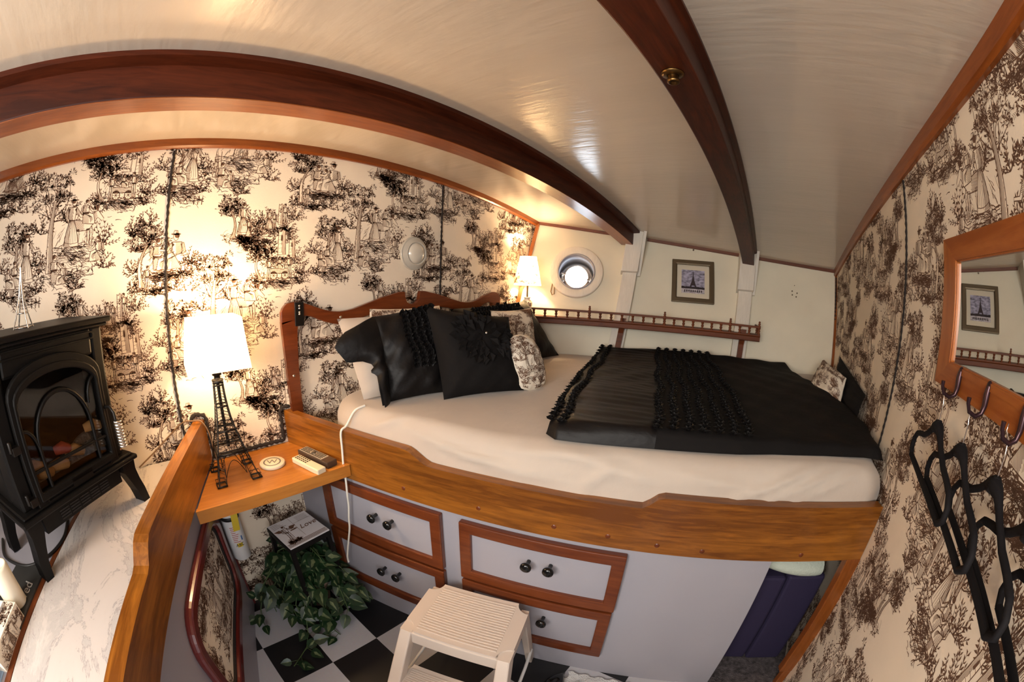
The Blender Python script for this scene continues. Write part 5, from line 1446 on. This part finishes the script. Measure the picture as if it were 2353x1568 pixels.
# small lamp on the shelf
sl = thing('table_lamp', 'small lit lamp with patterned vase base and toile shade, shelf corner', 'lamp', (.105, 1.545, 1.192))
sF = lambda x, y, h: (.105 + x, 1.540 + y, 1.192 + h)
mb = MB(); mb.lathe([(0, 0), (.030, 0), (.030, .008), (.018, .014), (.024, .035), (.034, .065), (.032, .085), (.016, .102), (.022, .110), (.022, .114), (0, .114)], sF, 24)
rr = random.Random(2)
for k in range(60):
    a = rr.uniform(0, 6.28); h = rr.uniform(.03, .092); r = float(np.interp(h, [.014, .035, .065, .085, .102], [.018, .024, .034, .032, .016])) + .0006
    mb.poly([sF(r * math.cos(a + da), r * math.sin(a + da), h + dh) for da, dh in ((-.1, -.004), (.1, -.003), (.12, .004), (-.08, .005))], 1)
mb.build('vase_base', ['vase_white', 'ink'], sl)
mb = MB(); mb.tube([sF(0, 0, .112), sF(0, 0, .21)], .006, 10); mb.build('stem', 'brass', sl)
mb = MB(); mb.lathe([(.088, .188), (.086, .20), (.052, .372)], sF, 36)
add_toile(mb, toile_polys(0, .44, .2, .365, .1, .28, None, .5), lambda x, y, d: sF((float(np.interp(y, [.2, .372], [.0868, .0528])) + d) * math.cos(x / .07), (float(np.interp(y, [.2, .372], [.0868, .0528])) + d) * math.sin(x / .07), y), 1)
mb.build('lamp_shade', ['shade_cream', 'ink'], sl)
mb = MB(); mb.lathe([(0, .22), (.01, .222), (.02, .25), (.02, .27), (0, .285)], sF, 14); mb.build('light_bulb', 'bulb', sl)
bulb(sF(0, 0, .31), 12.0, (1.0, .72, .42), .025)
mb = MB(); mb.tube([HU(.175, 1.545, .014), HU(.188, 1.53, .012), HU(.195, 1.45, .01), HU(.198, 1.37, .01), HU(.205, 1.325, .012), HU(.195, 1.318, .012), HU(.183, 1.34, .012), HU(.180, 1.44, .012), HU(.175, 1.545, .012)], .0035, 6)
tag(mb.build('hanging_strap', 'cord_brown'), 'thin tan strap hanging on the hull beside the porthole', 'strap')

# framed picture on the hull
FC = Vector(HU(1.028, 1.460)); FN = hulln(1.028, 1.460)
FU = Vector((FN.y, -FN.x, 0)).normalized(); FV = FN.cross(FU)
if FV.z < 0: FV = -FV
def FP(a, b, d): return tuple(FC + FU * a + FV * b - FN * d)
fr = thing('framed_picture', 'small bronze framed tower print hanging between the two hull posts', 'picture', tuple(FC))
fw, fh = .143, .147
mb = MB(); rect = lambda w, h: [(-w, -h), (w, -h), (w, h), (-w, h)]
mb.ring(FP, rect(fw, fh), rect(fw - .030, fh - .030), .002, .022); mb.ring(FP, rect(fw - .022, fh - .022), rect(fw - .034, fh - .034), .006, .018); mb.build('frame', 'frame_bronze', fr, .004)
mb = MB(); mb.box(FP, -fw + .028, fw - .028, -fh + .028, fh - .028, .003, .006); mb.build('mat', 'mat_board', fr)
mb = MB(); pw, ph = .078, .080
mb.box(FP, -pw, pw, -ph + .036, ph, .006, .0072, 0); mb.box(FP, -pw, pw, -ph, -ph + .036, .006, .0072, 1)
for k in range(24):
    a = -pw + 2 * pw * k / 23; mb.prism(FP, [(max(-pw, a - .006), -ph + .030), (min(pw, a + .006), -ph + .030), (min(pw, a + .005), -ph + .040 + .007 * rnd.random()), (max(-pw, a - .004), -ph + .041 + .006 * rnd.random())], .0072, .0078, 2)
ew = lambda t: .027 * tower_w(t) * (1 - .88 * t) + .0008
E_ = [(-ew(t), -ph + .034 + .118 * t) for t in np.linspace(0, 1, 14)] + [(ew(t), -ph + .034 + .118 * t) for t in np.linspace(1, 0, 14)] + [(.012, -ph + .034), (.007, -ph + .046), (0, -ph + .050), (-.007, -ph + .046), (-.012, -ph + .034)]
for i in range(13):
    t0, t1 = i / 13, (i + 1) / 13; z0_, z1_ = -ph + .034 + .118 * t0, -ph + .034 + .118 * t1
    if i < 2:
        for sg in (-1, 1): mb.poly([FP(sg * ew(t0), z0_, .0082), FP(sg * ew(t0) * .5, z0_, .0082), FP(sg * ew(t1) * .45, z1_, .0082), FP(sg * ew(t1), z1_, .0082)], 2)
    else: mb.poly([FP(-ew(t0), z0_, .0082), FP(ew(t0), z0_, .0082), FP(ew(t1), z1_, .0082), FP(-ew(t1), z1_, .0082)], 2)
for k in range(9): mb.poly([FP(x_, y_, .0080) for x_, y_ in ((-.06 + .014 * k, -ph + .006 + .002 * (k % 3)), (-.05 + .014 * k, -ph + .007), (-.052 + .014 * k, -ph + .024), (-.058 + .014 * k, -ph + .022))], 2)
mb.build('print', ['sky_print', 'water_print', 'print_dark'], fr)

# dome light on the bulkhead
dl = thing('dome_light', 'round ribbed dome light on the toile wall above the headboard', 'light fixture', (.002, .713, 1.542))
dF = lambda x, y, h: (.001 + h, .713 + x, 1.542 + y)
mb = MB(); mb.lathe([(.083, 0), (.083, .008), (.079, .014), (.077, .012), (.074, .020), (.070, .019), (.067, .026), (.063, .025), (.060, .031), (.054, .031), (.052, .026)], dF, 44); mb.build('rim', 'dome_rim', dl)
mb = MB(); mb.lathe([(.053, .024), (.048, .032), (.036, .040), (.02, .044), (0, .045)], dF, 36); mb.build('lens', 'dome_glass', dl)

# ------------------------------------------------------------------ mirror with hooks, hangers
mi = thing('mirror', 'pine framed mirror with a row of coat hooks on the right toile wall', 'mirror', RB(.12, 1.29, .0))
Y0, Y1 = .515, -.300
w = .062
def quadbar(mb, P, o0, o1):
    mb.prism(lambda a, b, d: RB(a, b, d), P, o0, o1)
def MR(a, b, d): return RB(a, b, .012 - .025 * (a - .12) + .03 * (b - 1.45) + d)
O = [(Y0, 1.287), (Y1, 1.287), (Y1, 1.612), (Y0, 1.612)]; I = [(Y0 - .085, 1.345), (Y1 + .085, 1.345), (Y1 + .085, 1.556), (Y0 - .085, 1.556)]
mid = lambda a, b, t: (a[0] + (b[0] - a[0]) * t, a[1] + (b[1] - a[1]) * t)
for k, m_ in ((0, 'pine_mirror'), (1, 'pine_mirror_z'), (2, 'pine_mirror'), (3, 'pine_mirror_z')):
    q = (k + 1) % 4; mb = MB()
    mb.prism(MR, [O[k], O[q], I[q], I[k]], -.006 if k != 0 else -.004, .018)
    mb.prism(MR, [mid(I[k], O[k], .30), mid(I[q], O[q], .30), mid(I[q], O[q], .06), mid(I[k], O[k], .06)], .0175, .021)
    mb.build('frame_board', m_, mi, .003)
mb = MB(); mb.prism(MR, [(Y0 - .08, 1.34), (Y1 + .08, 1.34), (Y1 + .08, 1.561), (Y0 - .08, 1.561)], .008, .0125); mb.build('glass', 'mirror_silver', mi)
hooky = [.362, .222, .080, -.062, -.204]
for hy_ in hooky:
    mb = MB()
    mb.tube([MR(hy_, 1.336, .020), MR(hy_, 1.322, .022), MR(hy_, 1.302, .022), MR(hy_, 1.287, .027), MR(hy_, 1.281, .041), MR(hy_, 1.288, .058), MR(hy_, 1.302, .064), MR(hy_, 1.312, .064)], [.006, .0075, .0065, .005, .0045, .0042, .0042, .005], 9)
    mb.lathe([(0, .0), (.0075, .0), (.0085, -.004)], lambda x, y, h: MR(hy_ + x, 1.334 + y * 1.4, .022 + h), 10)
    mb.build('hook', 'hook_bronze', mi)
hl = ['black hanger on the farthest mirror hook, its left end nearest the bunk', 'black hanger on the second mirror hook from the bunk', 'black hanger on the third mirror hook from the bunk', 'black hanger on the fourth mirror hook, mostly cut off by the frame', 'black hanger on the fifth mirror hook from the bunk, only its end showing']
def hanger(first=[None]):
    t = thing('clothes_hanger', hl[0], 'hanger', RB(hooky[0], 1.22, .055), 'black hangers under the mirror')
    y0, o = hooky[0] - .004, .055
    def HP(a, b, dd=0.0):                # a towards the bunk, b up; turned a little off the wall
        a = a if a > 0 else a * 1.28
        return RB(y0 + a, 1.220 + b, o - .147 * a + dd)
    mb = MB()
    half = [(.0, .0), (.02, -.006), (.05, -.028), (.085, -.046), (.118, -.053), (.148, -.062), (.165, -.080), (.167, -.102), (.150, -.118)]
    P = [(-a, b) for a, b in half[::-1]] + half[1:]
    rr_ = []
    D = []
    for i in range(len(P) - 1):
        for k in range(4):
            q = k / 4; D.append((P[i][0] + (P[i + 1][0] - P[i][0]) * q, P[i][1] + (P[i + 1][1] - P[i][1]) * q))
    D.append(P[-1])
    mb.tube([HP(a, b) for a, b in D], [.0068 + .007 * math.exp(-(a / .022) ** 2) for a, b in D], 9)
    mb.tube([HP(-.150, -.118), HP(0, -.120), HP(.150, -.118)], .0072, 9)
    mb.tube([HP(0, -.012), HP(0, .012)], [.014, .008], 10)
    mb.build('hanger_body', 'hanger_black', t)
    mb = MB(); mb.tube([HP(0, .008, 0), HP(0, .03, 0), HP(0, .045, .0), RB(hooky[0], 1.288, .056), RB(hooky[0] + .012, 1.297, .056), RB(hooky[0] + .010, 1.308, .056)], .0014, 6); mb.build('swivel_hook', 'chrome', t)
    return t
h0 = hanger()
for k in range(1, 5):
    c = h0.copy(); COL.objects.link(c); c['label'] = hl[k]
    d = hooky[k] - hooky[0]; c.location = (h0.location.x + TR * d + (-.004 if k % 2 else .003), h0.location.y + d, h0.location.z)
    for ch in h0.children:
        e = ch.copy(); COL.objects.link(e); e.parent = c
